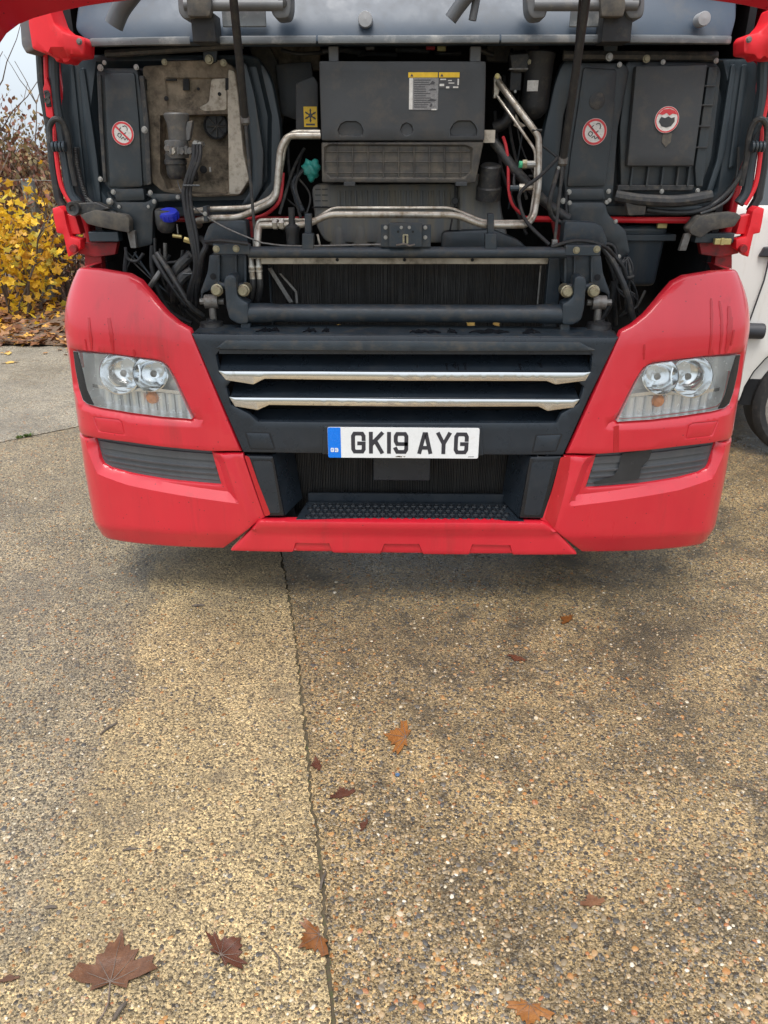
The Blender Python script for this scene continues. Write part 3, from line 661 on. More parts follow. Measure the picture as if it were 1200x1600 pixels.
    # rim wall from bezel to opening
    V = []; n_ = len(lp)
    for a, b in lp: V.append(S(a, b, -.004))
    for a, b in lp: V.append(S(a, b, D))
    mobj('housing', V, [(i, (i + 1) % n_, (i + 1) % n_ + n_, i + n_) for i in range(n_)], 'lamp_bezel', bz, sharp=30)
    for (u, v, rp_) in ((181, 586, 31.5), (230, 587, 26.5)):
        a, b = unS(u, v); a *= sx; c_ = Vector(S(a, b, -.028)); x, y, nx, ny = plan(a); ax = Vector((nx * .3, -1, .30)).normalized(); r_ = rp_ / 1200 * 2.72
        MB().lathe(c_, ax, [(r_ * 1.06, .004), (r_, .006), (r_ * .97, -.002), (r_ * .88, -.028), (r_ * .66, -.044), (r_ * .38, -.054), (.014, -.057), (.014, -.030), (.009, -.024), (0, -.023)], 32, caps=False).build('reflector', 'reflector', bz, sharp=70)
        MB().lathe(c_ + ax * -.035, ax, [(.013, -.03), (.013, .0), (.011, .012), (0, .016)], 16).build('bulb', 'dull_metal', bz)
    # shelf between upper lamps and the indicator row
    sh2 = [(-abs(a), b) for a, b in sz([(133, 606), (160, 611), (200, 613), (240, 614), (274, 618)])]
    V = []
    for a, b in sh2:
        for dz, o_ in ((.006, -.035), (.006, D + .005), (-.006, D + .005), (-.006, -.035)): V.append(S(a * sx, b + dz, o_))
    mobj('shelf', V, [(i * 4 + k, i * 4 + (k + 1) % 4, (i + 1) * 4 + (k + 1) % 4, (i + 1) * 4 + k) for i in range(len(sh2) - 1) for k in range(4)] + [(0, 1, 2, 3), (16, 17, 18, 19)], 'chrome', bz, sharp=20)
    for i in range(9):     # fluted reflector behind the indicator
        u = 150 + i * 15; a, b = unS(u, 630 + (u - 150) * .085); P_ = [S(a * sx, b + dz, D + .012) for dz in (.038, -.036)]
        if u < 285: MB().tube(P_, .016, 10).build('flute', 'lamp_bezel', bz)
    a, b = unS(228, 628); p = Vector(S(a * sx, b, -.05)); MB().lathe(p, (0, -1, -.1), [(.012, -.04), (.021, -.02), (.023, .0), (.017, .012), (0, .018)], 18).build('indicator_bulb', 'amber', bz)
    dk = mir(sz([(113, 550), (119, 551), (126, 575), (134, 610), (145, 633), (136, 631), (128.5, 625), (122.5, 607), (116.5, 577)]), sx)
    panel('lens_border', dk, lambda a, b, o: S(a, b, o - .0035), 'wet_plastic', bz, (), .004, .03, .015, 0)
    panel('lens', lp, lambda a, b, o: S(a, b, o - .005), 'clear_lens', bz, (), 0, .03, .015, .004)
# --- centre chin with three shallow notches
chin = sz([(404, 813.5), (500, 813.5), (630, 815), (760, 815.5), (850, 816.5), (868, 828), (905, 869), (770, 869.5), (640, 868.5), (500, 866), (357, 863), (396, 823)])
notch = [sz(p) for p in ([(452, 880), (461, 849.5), (514, 850.5), (526, 880)], [(589, 880), (600, 851), (655, 851.5), (667, 880)], [(728, 880), (738, 852), (798, 853.5), (806, 880)])]
def cho(A):
    zt = unS(630, 815)[1]; h = zt - A[:, 1]; return -.010 * np.clip((h - .042) / .006, 0, 1) + .004 * np.clip(1 - h / .03, 0, 1)
panel('chin_panel', fillet(chin, .012), lambda a, b, o: S(a, b, o + .003), 'red_paint', T, (), .03, .022, .010, .010, cho, [(n_, .009, .004) for n_ in notch])
mb = MB()
for sx in (1, -1):
    pass
# --- grille: frame, two blades with chrome, plate carrier, lower intake
gr = panel('grille_frame', sz([(298, 522.5), (400, 524), (630, 526), (860, 528), (968, 528), (923, 620), (881, 712.5), (760, 712.5), (630, 711.5), (480, 710), (379, 708.5), (338, 615)]), lambda a, b, o: S(a, b, o - .010),
           'grille_plastic', T, [sz([(344, 546), (918, 548.5), (927, 556), (924, 584), (902, 596), (914, 606), (905, 632), (878, 648), (870, 662), (402, 660), (388, 648), (360, 634), (352, 606), (362, 594), (342, 586), (336, 556)])], .02, .03, .014, .005)
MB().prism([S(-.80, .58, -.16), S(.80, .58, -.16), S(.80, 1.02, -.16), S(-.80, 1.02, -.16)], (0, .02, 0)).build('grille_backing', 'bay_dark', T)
def blade(name, vl, vr, ul, ur, vback, Yb, m):
    """louvre: sloping top face rising to the back, rounded nose"""
    n_ = 20; V = []
    for i in range(n_ + 1):
        t = i / n_; s0, z0 = unS(ul + (ur - ul) * t, vl + (vr - vl) * t); x, y, _ = S(s0, z0, -.012); k = 1.02; zb = at(630, vback, Yb).z
        for yy_, zz_ in ((y, z0), (y + .002, z0 + .003), (Yb * .55 + y * .45, z0 + (zb - z0) * .50), (Yb, zb), (Yb, zb - .02), (y + .03, z0 - .016), (y + .002, z0 - .014)): V.append((x * k, yy_, zz_))
    F = [(i * 7 + k, i * 7 + (k + 1) % 7, (i + 1) * 7 + (k + 1) % 7, (i + 1) * 7 + k) for i in range(n_) for k in range(7)] + [tuple(range(7)), tuple(range(n_ * 7, n_ * 7 + 7))]
    return mobj(name, V, F, m, gr, sharp=30)
blade('blade', 548, 549, 346, 920, 524, .13, 'grille_plastic'); blade('blade', 582, 584, 346, 920, 552, .13, 'grille_plastic'); blade('blade', 623, 626, 364, 900, 596, .13, 'grille_plastic'); blade('blade', 668, 670, 396, 876, 640, .12, 'grille_plastic')
for P_ in ([(340, 580.5), (500, 581), (630, 582), (780, 582), (924, 582.5), (916, 596), (869, 602), (854, 596.5), (630, 596), (413, 593), (395, 602), (352, 595)],
           [(357, 621.5), (500, 622.5), (630, 624), (780, 624.5), (907, 625), (897, 638), (856, 643.5), (842, 636.5), (630, 636.5), (420, 634), (402, 642), (366, 636)]):
    panel('chrome_strip', sz(P_), lambda a, b, o: S(a, b, o - .006), 'chrome', gr, (), .012, .03, .02, .004)
mb = MB()   # top ledge of the grille
ledge = [(t, *unS(298 + 670 * t, 523 + 5 * t)) for t in [i / 16 for i in range(17)]]
V = []
for t, s0, z0 in ledge:
    x, y, z = S(s0, z0, -.012); V += [(x, y, z - .004), (x, y + .004, z), (x * .985, .16, z + .008), (x * .985, .16, z - .03)]
mobj('ledge', V, [(i * 4 + k, i * 4 + (k + 1) % 4, (i + 1) * 4 + (k + 1) % 4, (i + 1) * 4 + k) for i in range(16) for k in range(4)] + [(0, 1, 2, 3), (64, 65, 66, 67)], 'chassis_paint', gr, sharp=25)
panel('ledge_front', sz([(336, 545), (352, 532), (630, 533), (906, 535), (932, 548), (925, 549), (630, 549.5), (345, 546.5)]), lambda a, b, o: S(a, b, o - .004), 'chassis_paint', gr, (), .01, .03, .02, .004)
for P_ in ([(383.5, 677.5), (420, 678.5), (428, 703), (391, 702)], [(839, 682), (878, 680.5), (868.5, 706), (833.5, 708)]):
    q_ = sz(P_); c_ = np.array(q_); panel('tow_cover', fillet(q_, .006), lambda a, b, o: S(a, b, o - .0075), 'grille_plastic', gr, (), .006, .03, .015, .003)
    fr = [tuple(p) for p in c_.mean(0) + (c_ - c_.mean(0)) * 1.12]; panel('tow_cover_gap', fillet(fr, .007), lambda a, b, o: S(a, b, o - .0096), 'bay_dark', gr, [q_], .002, .03, .012, 0)
panel('plate_carrier', fillet(sz([(505, 665.5), (753, 667.5), (756, 713), (503, 711)]), .006), lambda a, b, o: S(a, b, o - .004), 'grille_plastic', gr, (), .012, .03, .02, .004)
for P_ in ([(462, 530), (520, 529.5), (600, 531), (600, 534), (480, 533)], [(690, 531), (800, 531.5), (880, 531), (880, 534), (700, 535)]): pass
def blade_pt(u, v, t, vback, Yb, up=.001):
    s0, z0 = unS(u, v); x, y, _ = S(s0, z0, -.012); zb = at(630, vback, Yb).z; f, m_ = Vector((x, y + .002, z0 + .003)), Vector((x, Yb * .55 + y * .45, z0 + (zb - z0) * .5)); return f + (m_ - f) * t + Vector((0, -up, up * .6))
for u, w_, t0, t1 in ((699, 3.5, .05, .85), (712, 5, .25, .95), (717, 3, .0, .7), (728, 4, .1, .9), (815, 4, .05, .8), (848, 6, .4, .98), (652, 2.5, .3, .6), (560, 2.0, .35, .6)):
    V = []; n_ = 6
    for i in range(n_ + 1):
        t = t0 + (t1 - t0) * i / n_; k = w_ * (.5 + .5 * i / n_) * rng.uniform(.7, 1.1) / 2; V += [blade_pt(u - k, 582, t, 552, .13, .0012), blade_pt(u + k, 582, t, 552, .13, .0012)]
    mobj('water_run', V, [(2 * i, 2 * i + 1, 2 * i + 3, 2 * i + 2) for i in range(n_)], 'wet_plastic', gr)
for u0, u1 in ((395, 432), (470, 492), (500, 512), (640, 690), (700, 716), (735, 800), (820, 850)):   # puddles on the ledge
    V = []; n_ = 10
    for i in range(n_ + 1):
        t = i / n_; u = u0 + (u1 - u0) * t; s0, z0 = unS(u, 523 + 5 * (u - 298) / 670); x, y, z = S(s0, z0, -.012); a = .02 + .02 * rng.random(); b = a + (.03 + .035 * rng.random()) * math.sin(math.pi * min(1, .1 + .8 * t) )
        for yy_ in (a, b): V.append((x * (1 - .015 * yy_ / .16), y + .004 + yy_, z + .0012 + .008 * yy_ / (.156 - y)))
    mobj('puddle', V, [(2 * i, 2 * i + 1, 2 * i + 3, 2 * i + 2) for i in range(n_)], 'wet_plastic', gr)
# lower intake cheeks, step and core
for P_, inn in (([(381, 714), (426, 715), (444, 809), (414, 809)], 1), ([(829, 716), (880, 714.5), (850, 813), (812, 812)], -1)):
    q_ = sz(P_); ck = panel('intake_cheek', fillet(q_, .008), lambda a, b, o: S(a, b, o - .012), 'wet_plastic', T, (), .02, .03, .015, .006)
    qa = np.array(q_); qi = [tuple(p) for p in qa.mean(0) + (qa - qa.mean(0)) * np.array([.68, .86]) + np.array([inn * .004, -.002])]; panel('dry_face', fillet(qi, .012), lambda a, b, o: S(a, b, o - .0112), 'grille_plastic', ck, (), .003, .03, .015, 0)
    a0, a1 = (q_[1], q_[2]) if inn == 1 else (q_[0], q_[3]); p0, p1 = Vector(S(*a0, -.02)), Vector(S(*a1, -.02)); d_ = Vector((inn * .045, .16, 0))
    mobj('cheek_return', [p0, p1, p1 + d_, p0 + d_, p0 + Vector((-inn * .01, .01, 0)), p1 + Vector((-inn * .01, .01, 0)), p1 + d_ + Vector((-inn * .01, .01, 0)), p0 + d_ + Vector((-inn * .01, .01, 0))],
         [(0, 1, 2, 3), (7, 6, 5, 4), (0, 4, 5, 1), (1, 5, 6, 2), (2, 6, 7, 3), (3, 7, 4, 0)], 'grille_plastic', T, smooth=False)
zs = at(630, 812.5, .015).z; xl, xr = at(462, 812, .015).x, at(820, 812, .015).x
step = MB(); step.prism([(xl, .012, zs), (xr, .012, zs), (xr - .02, .165, zs + .004), (xl + .025, .165, zs + .004)], (0, 0, -.03)); stp = step.build('step', 'grille_plastic', T, bevel=.003)
mb = MB()
for r_ in range(4):
    for c_ in range(26):
        x = xl + .045 + (xr - xl - .09) * (c_ + .5 * (r_ % 2)) / 26; y = .035 + r_ * .032
        mb.lathe((x, y, zs + .0012 + (y - .01) / .15 * .004), (0, 0, 1), [(.0125, -.001), (.011, .0035), (.007, .0035), (.006, 0), (0, 0)], 8)
mb.build('tread', 'wet_plastic', stp, sharp=50)
MB().prism([(xl + .03, .17, zs - .03), (xr - .02, .17, zs - .03), (xr - .02, .175, zs + .035), (xl + .03, .175, zs + .035)], (0, .01, 0)).build('step_riser', 'grille_plastic', stp)
MB().box((xl - .14, .03, zs - .075), (xr + .14, .30, zs - .055)).build('step_gap_blocker', 'bay_dark', stp)  # dark plate added to hide bright ground seen past the step
def core(name, u0, v0, u1, v1, Y, pitch, parent):
    a, b = at(u0, v0, Y), at(u1, v1, Y); bk = MB().box((a.x, Y + .012, b.z), (b.x, Y + .05, a.z)).build(name, 'bay_dark', parent); mb = MB(); x = a.x + pitch
    while x < b.x - pitch:
        j = rng.uniform(-.0009, .0009); mb.box((x + j - pitch * rng.uniform(.08, .26), Y + rng.uniform(0, .005), b.z + .002), (x + j + pitch * .18, Y + .013, a.z - .002)); x += pitch
    mb.build('cooling_fin', 'fin_metal', bk, smooth=False)
    return bk
core('lower_cooler', 428, 700, 832, 800, .22, .0065, T)
bpx('tow_bracket', 583, 712, 672, 752, .09, .02, 'grille_plastic', T, .006)
# --- number plate
NP = Vector(S(0, 0, 0)); pc = at(630, 692.3, -.022); PW, PH = .520, .111
plate = MB(); rr = fillet([(-PW / 2, -PH / 2), (PW / 2, -PH / 2), (PW / 2, PH / 2), (-PW / 2, PH / 2)], .007)
plate.prism([(pc.x + a, pc.y, pc.z + b) for a, b in rr], (0, .004, 0)); plt = plate.build('number_plate', 'white_plate', T, bevel=.0008); plt['label'] = 'white front number plate reading GK19 AYG with a blue GB band'
def ribbon(lines, w_, ox, oz, sx_, sz_, y, name, m, parent):
    mb = MB()
    for li, ln in enumerate(lines):
        P_ = [Vector((ox + a * sx_, 0, oz + b * sz_)) for a, b in ln]; n_ = len(P_); V = []
        for i, p in enumerate(P_):
            d0 = (P_[i] - P_[i - 1]).normalized() if i else None; d1 = (P_[i + 1] - P_[i]).normalized() if i < n_ - 1 else None
            d = ((d0 or d1) + (d1 or d0)).normalized(); nn = Vector((-d.z, 0, d.x)); k = 1 / max(.5, nn.dot(Vector((-(d1 or d0).z, 0, (d1 or d0).x)))); e = Vector()
            if i == 0: e = -d * w_ * .5
            if i == n_ - 1: e = d * w_ * .5
            yv = Vector((0, y - .00015 * li, 0))
            V += [p + nn * w_ * .5 * k + e + yv, p - nn * w_ * .5 * k + e + yv]
        V += [v + Vector((0, .0012, 0)) for v in V]; h = 2 * n_; F = []
        for i in range(n_ - 1):
            a, b, c, d_ = 2 * i, 2 * i + 1, 2 * i + 3, 2 * i + 2; F += [(a, b, c, d_), (a + h, d_ + h, c + h, b + h), (a, d_, d_ + h, a + h), (b, b + h, c + h, c)]
        F += [(0, h, h + 1, 1), (h - 2, h - 1, 2 * h - 1, 2 * h - 2)]; mb.add(V, F)
    return mb.build(name, m, parent, smooth=False)
G_ = [[(1, .70), (1, .86), (.86, 1), (.14, 1), (0, .86), (0, .14), (.14, 0), (.86, 0), (1, .14), (1, .46), (.58, .46)]]
GL = {'G': G_, 'K': [[(0, 0), (0, 1)], [(1, 1), (.12, .45)], [(.40, .62), (1, 0)]], '1': [[(.5, 0), (.5, 1)]],
      '9': [[(0, .16), (.14, 0), (.86, 0), (1, .14), (1, .86), (.86, 1), (.14, 1), (0, .86), (0, .58), (.14, .44), (.95, .44)]],
      'A': [[(0, 0), (.42, 1), (.58, 1), (1, 0)], [(.22, .24), (.78, .24)]], 'Y': [[(0, 1), (.5, .46), (1, 1)], [(.5, .46), (.5, 0)]],
      'B': [[(0, 0), (0, 1), (.8, 1), (1, .85), (1, .65), (.8, .52), (.05, .52)], [(.8, .52), (1, .38), (1, .15), (.8, 0), (.05, 0)]]}
x0p, z0p = pc.x - PW / 2, pc.z - PH / 2
for ch, xa_, xb_ in (('G', .0805, .1305), ('K', .142, .192), ('1', .199, .223), ('9', .2275, .2775), ('A', .310, .360), ('Y', .374, .424), ('G', .4345, .4845)):
    ribbon(GL[ch], .0135, x0p + xa_ + .00675, z0p + .0165 + .00675, xb_ - xa_ - .0135, .079 - .0135, pc.y - .0008, 'character', 'plate_black', plt)
bb = fillet([(x0p + .0005, z0p + .0005), (x0p + .045, z0p + .0005), (x0p + .045, z0p + PH - .0005), (x0p + .0005, z0p + PH - .0005)], [.006, 0, 0, .006])
band = MB().prism([(a, pc.y - .0006, b) for a, b in bb], (0, .002, 0)).build('country_band', 'plate_blue', plt, smooth=False)
ribbon(GL['G'], .0032, x0p + .011, z0p + .023, .0085, .0115, pc.y - .0014, 'character', 'white_plate', band); ribbon(GL['B'], .0032, x0p + .0255, z0p + .023, .0085, .0115, pc.y - .0014, 'character', 'white_plate', band)
mb = MB()
for k in range(12):
    a = k * math.pi / 6; mb.lathe((x0p + .0225 + .0125 * math.cos(a), pc.y - .0005, z0p + .075 + .0125 * math.sin(a)), (0, -1, 0), [(.0022, 0), (.0022, .0006), (0, .0006)], 5)
mb.build('star_ring', 'plate_blue_light', band, smooth=False)

mb = MB()
for k in range(9): mb.box((x0p + .486 + k * .0022, pc.y - .0009, z0p + .006), (x0p + .4875 + k * .0022, pc.y - .0002, z0p + .0085))
mb.build('small_print', 'sticker_grey', plt, smooth=False)
mb = MB()
for k in range(7): a = rng.uniform(0, .03); mb.prism([(x0p + .230 + a, pc.y - .0004, z0p + .004 + rng.uniform(0, .004)), (x0p + .238 + a, pc.y - .0004, z0p + .003), (x0p + .240 + a, pc.y - .0004, z0p + .006 + rng.uniform(0, .003))], (0, .0003, 0))
mb.build('mud_spot', 'beige_dust', plt, smooth=False)
# --- front flap, raised: same plan curve as the bumper, swung up about the hinge under the windscreen
HY, HZ = .145, 2.047; a_ = R(32); Ld = Vector((0, -math.cos(a_), math.sin(a_))); Wd = Vector((0, -math.sin(a_), -math.cos(a_)))
V = []; nS, nD = 60, 14
for i in range(nS + 1):
    s = -1.60 + 3.2 * i / nS
    for j in range(nD + 1):
        x, y, nx, ny = plan(s); d = .82 * j / nD; p = Vector((x * .985, HY, HZ)) + Ld * d + Wd * (y * .92 + .05 * (d / .82) ** 2); V.append(p)
n_ = len(V); V2 = []
for i in range(nS + 1):
    s = -1.60 + 3.2 * i / nS; x, y, nx, ny = plan(s)
    for j in range(nD + 1): V2.append(V[i * (nD + 1) + j] - (Vector((nx, 0, 0)) + Wd * ny) * .022)
F = []
for i in range(nS):
    for j in range(nD):
        a = i * (nD + 1) + j; b = a + 1; c = a + nD + 2; d = a + nD + 1; F += [(a, b, c, d), (a + n_, d + n_, c + n_, b + n_)]
for i in range(nS):
    for j in (0, nD): a = i * (nD + 1) + j; d = a + nD + 1; F.append((a, d, d + n_, a + n_))
for j in range(nD):
    for i in (0, nS): a = i * (nD + 1) + j; F.append((a, a + 1, a + 1 + n_, a + n_))
flap = mobj('front_flap', V + V2, F, 'red_paint', T, bevel=.004); flap['label'] = 'raised red front flap above the engine bay'

# ================================================================ ENGINE BAY (parts of the lorry)
B = T
# --- bulkheads left and right
bl = fpanel('bulkhead', [(86, 92), (150, 84), (400, 84), (424, 120), (440, 200), (436, 300), (408, 336), (150, 342), (114, 318), (98, 230)], .46, 'bulkhead', B, .04, .012, .05,
            dips=[([(150, 96), (405, 92), (425, 180), (424, 285), (396, 322), (178, 326), (152, 290), (140, 180)], .03, .02)], grid=.05)
fpanel('bulkhead_ridge', [(107, 100), (114, 99), (136, 315), (124, 305), (108, 180)], .449, 'bulkhead', bl, .012, .005, .01)
fpanel('bulkhead_ridge', [(122, 108), (131, 104), (152, 250), (158, 318), (146, 318), (130, 200)], .448, 'bulkhead', bl, .012, .006, .01)
fpanel('bulkhead_flange', [(372, 98), (384, 96), (398, 150), (412, 240), (410, 292), (396, 318), (376, 322), (392, 292), (394, 250), (384, 160)], .44, 'bulkhead', bl, .02, .006, .012)
br = fpanel('bulkhead', [(882, 88), (1190, 92), (1184, 200), (1160, 260), (1128, 318), (1080, 338), (870, 338), (842, 300), (846, 220), (866, 130)], .46, 'bulkhead', B, .04, .012, .05,
            dips=[([(905, 96), (1130, 94), (1142, 150), (1122, 300), (1090, 322), (900, 322), (868, 290), (880, 180)], .03, .02)], grid=.05)
fpanel('bulkhead_ridge', [(1143, 100), (1152, 100), (1134, 240), (1112, 305), (1100, 310), (1120, 250)], .449, 'bulkhead', br, .012, .006, .01)
fpanel('bulkhead_ridge', [(1160, 100), (1170, 100), (1158, 190), (1148, 260), (1138, 265), (1148, 190)], .449, 'bulkhead', br, .012, .005, .01)
# --- left: dusty heater inlet housing with recess, vent, and dispenser valve
hs = fpanel('inlet_housing', [(222, 103), (255, 101), (258, 95), (348, 93), (366, 106), (372, 142), (381, 240), (391, 282), (374, 306), (307, 308), (254, 300), (236, 284), (226, 180)], .42, 'beige_dust', B, .08, .006, .012,
            dips=[([(250, 180), (356, 178), (357, 304), (300, 303), (262, 296), (250, 270)], .055, .006), ([(257, 121), (352, 121), (354, 172), (262, 172)], .008, .005)], grid=.03)
fpanel('pale_flange', [(357, 108), (366, 112), (371, 145), (380, 240), (389, 280), (374, 304), (358, 303), (357, 240), (355, 140)], .412, 'pale_dust', hs, .012, .003, .006)
fpanel('pale_flange', [(330, 123), (354, 122), (354, 172), (318, 174), (310, 168), (326, 160)], .418, 'pale_dust', hs, .008, .003, .01)
for P_ in ([(286, 123), (295, 123), (295, 141), (286, 141)], [(224, 123), (228, 124), (229, 141), (225, 140)], [(352, 122), (357, 122), (357, 140), (352, 141)], [(259, 124), (275, 123), (275, 126), (259, 126)]):
    ppx('slot', P_, .4105, .012, 'bay_dark', hs, 0)
for u, v, r_ in ((260, 154, 3), (343, 147, 2.4), (310, 139, 2)): cpx('hole', u, v, .4135, r_, .002, 'bay_dark', hs)
vt = cpx('round_vent', 338, 197, .462, 17, .012, 'rubber', hs, lambda r: [(r, -.005), (r, .010), (r * .9, .013), (r * .84, .004), (0, .002)])
for k in range(4):
    a = k * math.pi / 4; p = at(338, 197, .452); d_ = Vector((math.cos(a), 0, math.sin(a))) * .034; MB().tube([p - d_, p + d_], .0025, 6).build('spoke', 'hose', vt)
vp = at(280, 190, .36)
dv = MB(); dv.lathe(at(280, 222, .365), (0, 0, 1), [(.030, 0), (.034, .01), (.034, .05), (.042, .075), (.043, .083), (.038, .088), (0, .088)], 20); dvo = dv.build('dispenser_valve', 'valve_cast', B, sharp=40)
MB().prism([at(292, 190, .35), at(301, 188, .35), at(296, 219, .35), at(285, 222, .35)], (0, .03, 0)).build('valve_rib', 'valve_cast', dvo, bevel=.003)
MB().lathe(at(278, 247, .365), (0, 0, 1), [(.036, 0), (.04, .01), (.04, .052), (.034, .056), (0, .056)], 20).build('valve_body', 'valve_cast', dvo, sharp=40)
for u, v, r_, m_ in ((262, 232, .012, 'valve_cast'), (270, 236, .014, 'alloy'), (284, 236, .014, 'valve_cast'), (297, 236, .012, 'valve_cast'), (306, 224, .011, 'zinc'), (313, 226, .010, 'zinc')):
    MB().lathe(at(u, v, .33), (0, -1, 0), [(r_, -.03), (r_, .004), (r_ * .8, .012), (r_ * .5, .012), (0, .012)], 6).build('port', m_, dvo)
for u in (267, 279, 291): MB().tube([at(u, 228, .322), at(u, 241, .322)], .006, 8).build('stud', 'valve_cast', dvo)
MB().lathe(at(277, 278, .365), (0, 0, 1), [(.018, -.004), (.027, .0), (.033, .012), (.034, .04), (.038, .044), (.038, .056), (.034, .06), (.034, .075), (0, .075)], 22).build('silencer_cup', 'hose', dvo, sharp=40)
tpx('valve_wire', [(277, 281, .36), (280, 292, .35), (284, 300, .34)], .002, 'valve_cast', dvo)
cpx('hole', 318, 265, .435, 5, .004, 'bay_dark', hs); bpx('clip', 326, 261, 330, 269, .42, .012, 'zinc', hs, .002)
# --- left service cover
lc = fpanel('service_cover', [(150, 110), (163, 106), (214, 106), (226, 180), (232, 290), (168, 294), (160, 240), (152, 150)], .400, 'cover_plastic', B, .05, .006, .012, grid=.04)
fpanel('cover_door', [(163, 114), (210, 113), (217, 190), (223, 292), (172, 293), (166, 200)], .388, 'cover_plastic', lc, .012, .005, .010)
fpanel('cover_rib', [(151, 118), (157, 116), (160, 180), (166, 285), (161, 285), (154, 190)], .388, 'hose', lc, .014, .003, .004)
fpanel('cover_rib', [(217, 118), (224, 118), (232, 190), (236, 288), (229, 290), (224, 190)], .388, 'hose', lc, .014, .003, .004)
fpanel('cover_lower', [(180, 295), (224, 294), (226, 313), (180, 315)], .392, 'cover_plastic', lc, .03, .004, .006)
fpanel('cover_lower', [(166, 298), (180, 316), (228, 316), (242, 308), (246, 318), (239, 330), (238, 382), (212, 388), (208, 352), (180, 330), (170, 312)], .382, 'cover_plastic', lc, .03, .004, .010)
fpanel('cover_arm', [(226, 303), (283, 303), (285, 312), (246, 316), (240, 312)], .392, 'cover_plastic', lc, .02, .003, .006)
for u, v, r_ in ((157, 106, 4.2), (213, 105, 3.6), (226, 203, 4.5), (163, 98, 3), (177, 300, 3.5), (235, 301, 3.4), (241, 315, 3.2), (186, 323, 2.6), (232, 323, 2.4), (278, 308, 3.2), (157, 280, 3.5), (158, 325, 3.2)): bolt(u, v, .376, r_, 'zinc', lc)
cpx('ball_stud', 173, 315, .378, 5, .014, 'zinc', lc, lambda r: [(r * .7, 0), (r, .006), (r, .012), (r * .6, .018), (0, .019)])
def no_smoking(u, v, Y, r, parent, worn=False):
    p = at(u, v, Y); n_ = 40
    st = MB().lathe(p, (0, -1, 0), [(r, -.001), (r, .0006), (0, .0006)], n_).build('warning_sticker', 'sticker_white', parent)
    MB().lathe(p, (0, -1, 0), [(r * .97, .0004), (r * .97, .0012), (r * (.87 if worn else .80), .0012), (r * (.87 if worn else .80), .0004)], n_, caps=False).build('red_ring', 'sticker_red', st)
    if not worn:
        d_ = Vector((.707, 0, -.707)); q = Vector((.707, 0, .707)) * r * .085; a = p - d_ * r * .83 + Vector((0, -.0010, 0)); b = p + d_ * r * .83 + Vector((0, -.0010, 0))
        MB().prism([a - q, b - q, b + q, a + q], (0, .0006, 0)).build('red_bar', 'sticker_red', st, smooth=False)
        # cigarette, smoke and flame outline under the bar
        mb = MB(); k = r
        for pts in ([(-.5, -.18), (-.3, -.32), (-.15, -.1), (-.38, .02), (-.5, -.18)], [(-.2, -.45), (.0, -.3), (.1, -.52), (.28, -.38), (.38, -.55)], [(.05, .55), (.3, .62), (.45, .42), (.4, .2)], [(-.1, .18), (-.28, .3), (-.12, .48)], [(.1, -.05), (.3, .08)]):
            P_ = [p + Vector((a * k, -.0008, b * k)) for a, b in pts]; mb.tube(spline(P_, 4), r * .035, 6)
        mb.build('pictogram', 'sticker_dark', st)
    else:
        mb = MB(); P_ = [(-.62, .05), (-.5, .22), (-.2, .12), (.1, .25), (.35, .12), (.62, .2), (.66, -.15), (.4, -.5), (.0, -.6), (-.4, -.5), (-.66, -.15)]
        mb.prism([p + Vector((a * r * .98, -.0016, b * r * .98)) for a, b in P_], (0, .0006, 0)); mb.build('worn_patch', 'box_plastic', st, smooth=False)
        mb = MB(); mb.prism([p + Vector((a * r, -.0013, b * r)) for a, b in [(-.75, .42), (-.4, .75), (.1, .82), (.55, .66), (.78, .38), (.4, .45), (.15, .3), (-.1, .5), (-.4, .35)]], (0, .0004, 0)); mb.build('red_print', 'sticker_red', st, smooth=False)
    return st
no_smoking(192, 208.5, .384, .0375, lc)
# --- right service cover and air inlet
rc_ = fpanel('service_cover', [(906, 98), (975, 98), (984, 110), (966, 200), (957, 318), (884, 318), (880, 270), (888, 180)], .405, 'cover_plastic', B, .045, .006, .012)
fpanel('cover_door', [(912, 105), (964, 108), (958, 200), (946, 291), (886, 292), (892, 240), (903, 170)], .390, 'cover_plastic', rc_, .014, .005, .010)
fpanel('cover_lower', [(888, 294), (944, 294), (945, 313), (888, 313)], .393, 'cover_plastic', rc_, .03, .004, .006)
fpanel('cover_lower', [(887, 316), (946, 316), (950, 334), (962, 346), (978, 360), (985, 396), (968, 405), (958, 381), (930, 379), (902, 367), (889, 346)], .37, 'cover_plastic', rc_, .035, .006, .012)
tpx('cover_seal', [(884, 300, .375), (886, 340, .368), (897, 366, .365), (924, 380, .362), (956, 383, .36), (964, 404, .36)], .006, 'rubber', rc_)
fpanel('air_inlet', [(978, 94), (1118, 96), (1128, 110), (1112, 250), (1090, 306), (1000, 306), (970, 300), (968, 200)], .425, 'cover_plastic', B, .03, .008, .02)
ai = fpanel('inlet_plate', [(994, 103), (1106, 101), (1084, 259.5), (980, 259.5)], .385, 'box_plastic', B, .03, .005, .004)
fpanel('inlet_edge', [(1108, 104), (1122, 104), (1098, 292), (1088, 292), (1086, 262)], .405, 'cover_plastic', ai, .02, .004, .004)
for v in (133, 163, 196, 229): bpx('edge_step', 1096 - (v - 133) * .13, v, 1118 - (v - 133) * .13, v + 2.5, .399, .01, 'hose', ai, .001)
for u in (988, 1013, 1036, 1060, 1077): ppx('rib', [(u, 261), (u + 2.5, 261), (u - 1, 291), (u - 4, 291)], .400, .03, 'cover_plastic', ai, .001)
ppx('rib_base', [(966, 289), (1085, 289), (1082, 298), (964, 298)], .405, .03, 'hose', ai, .003)
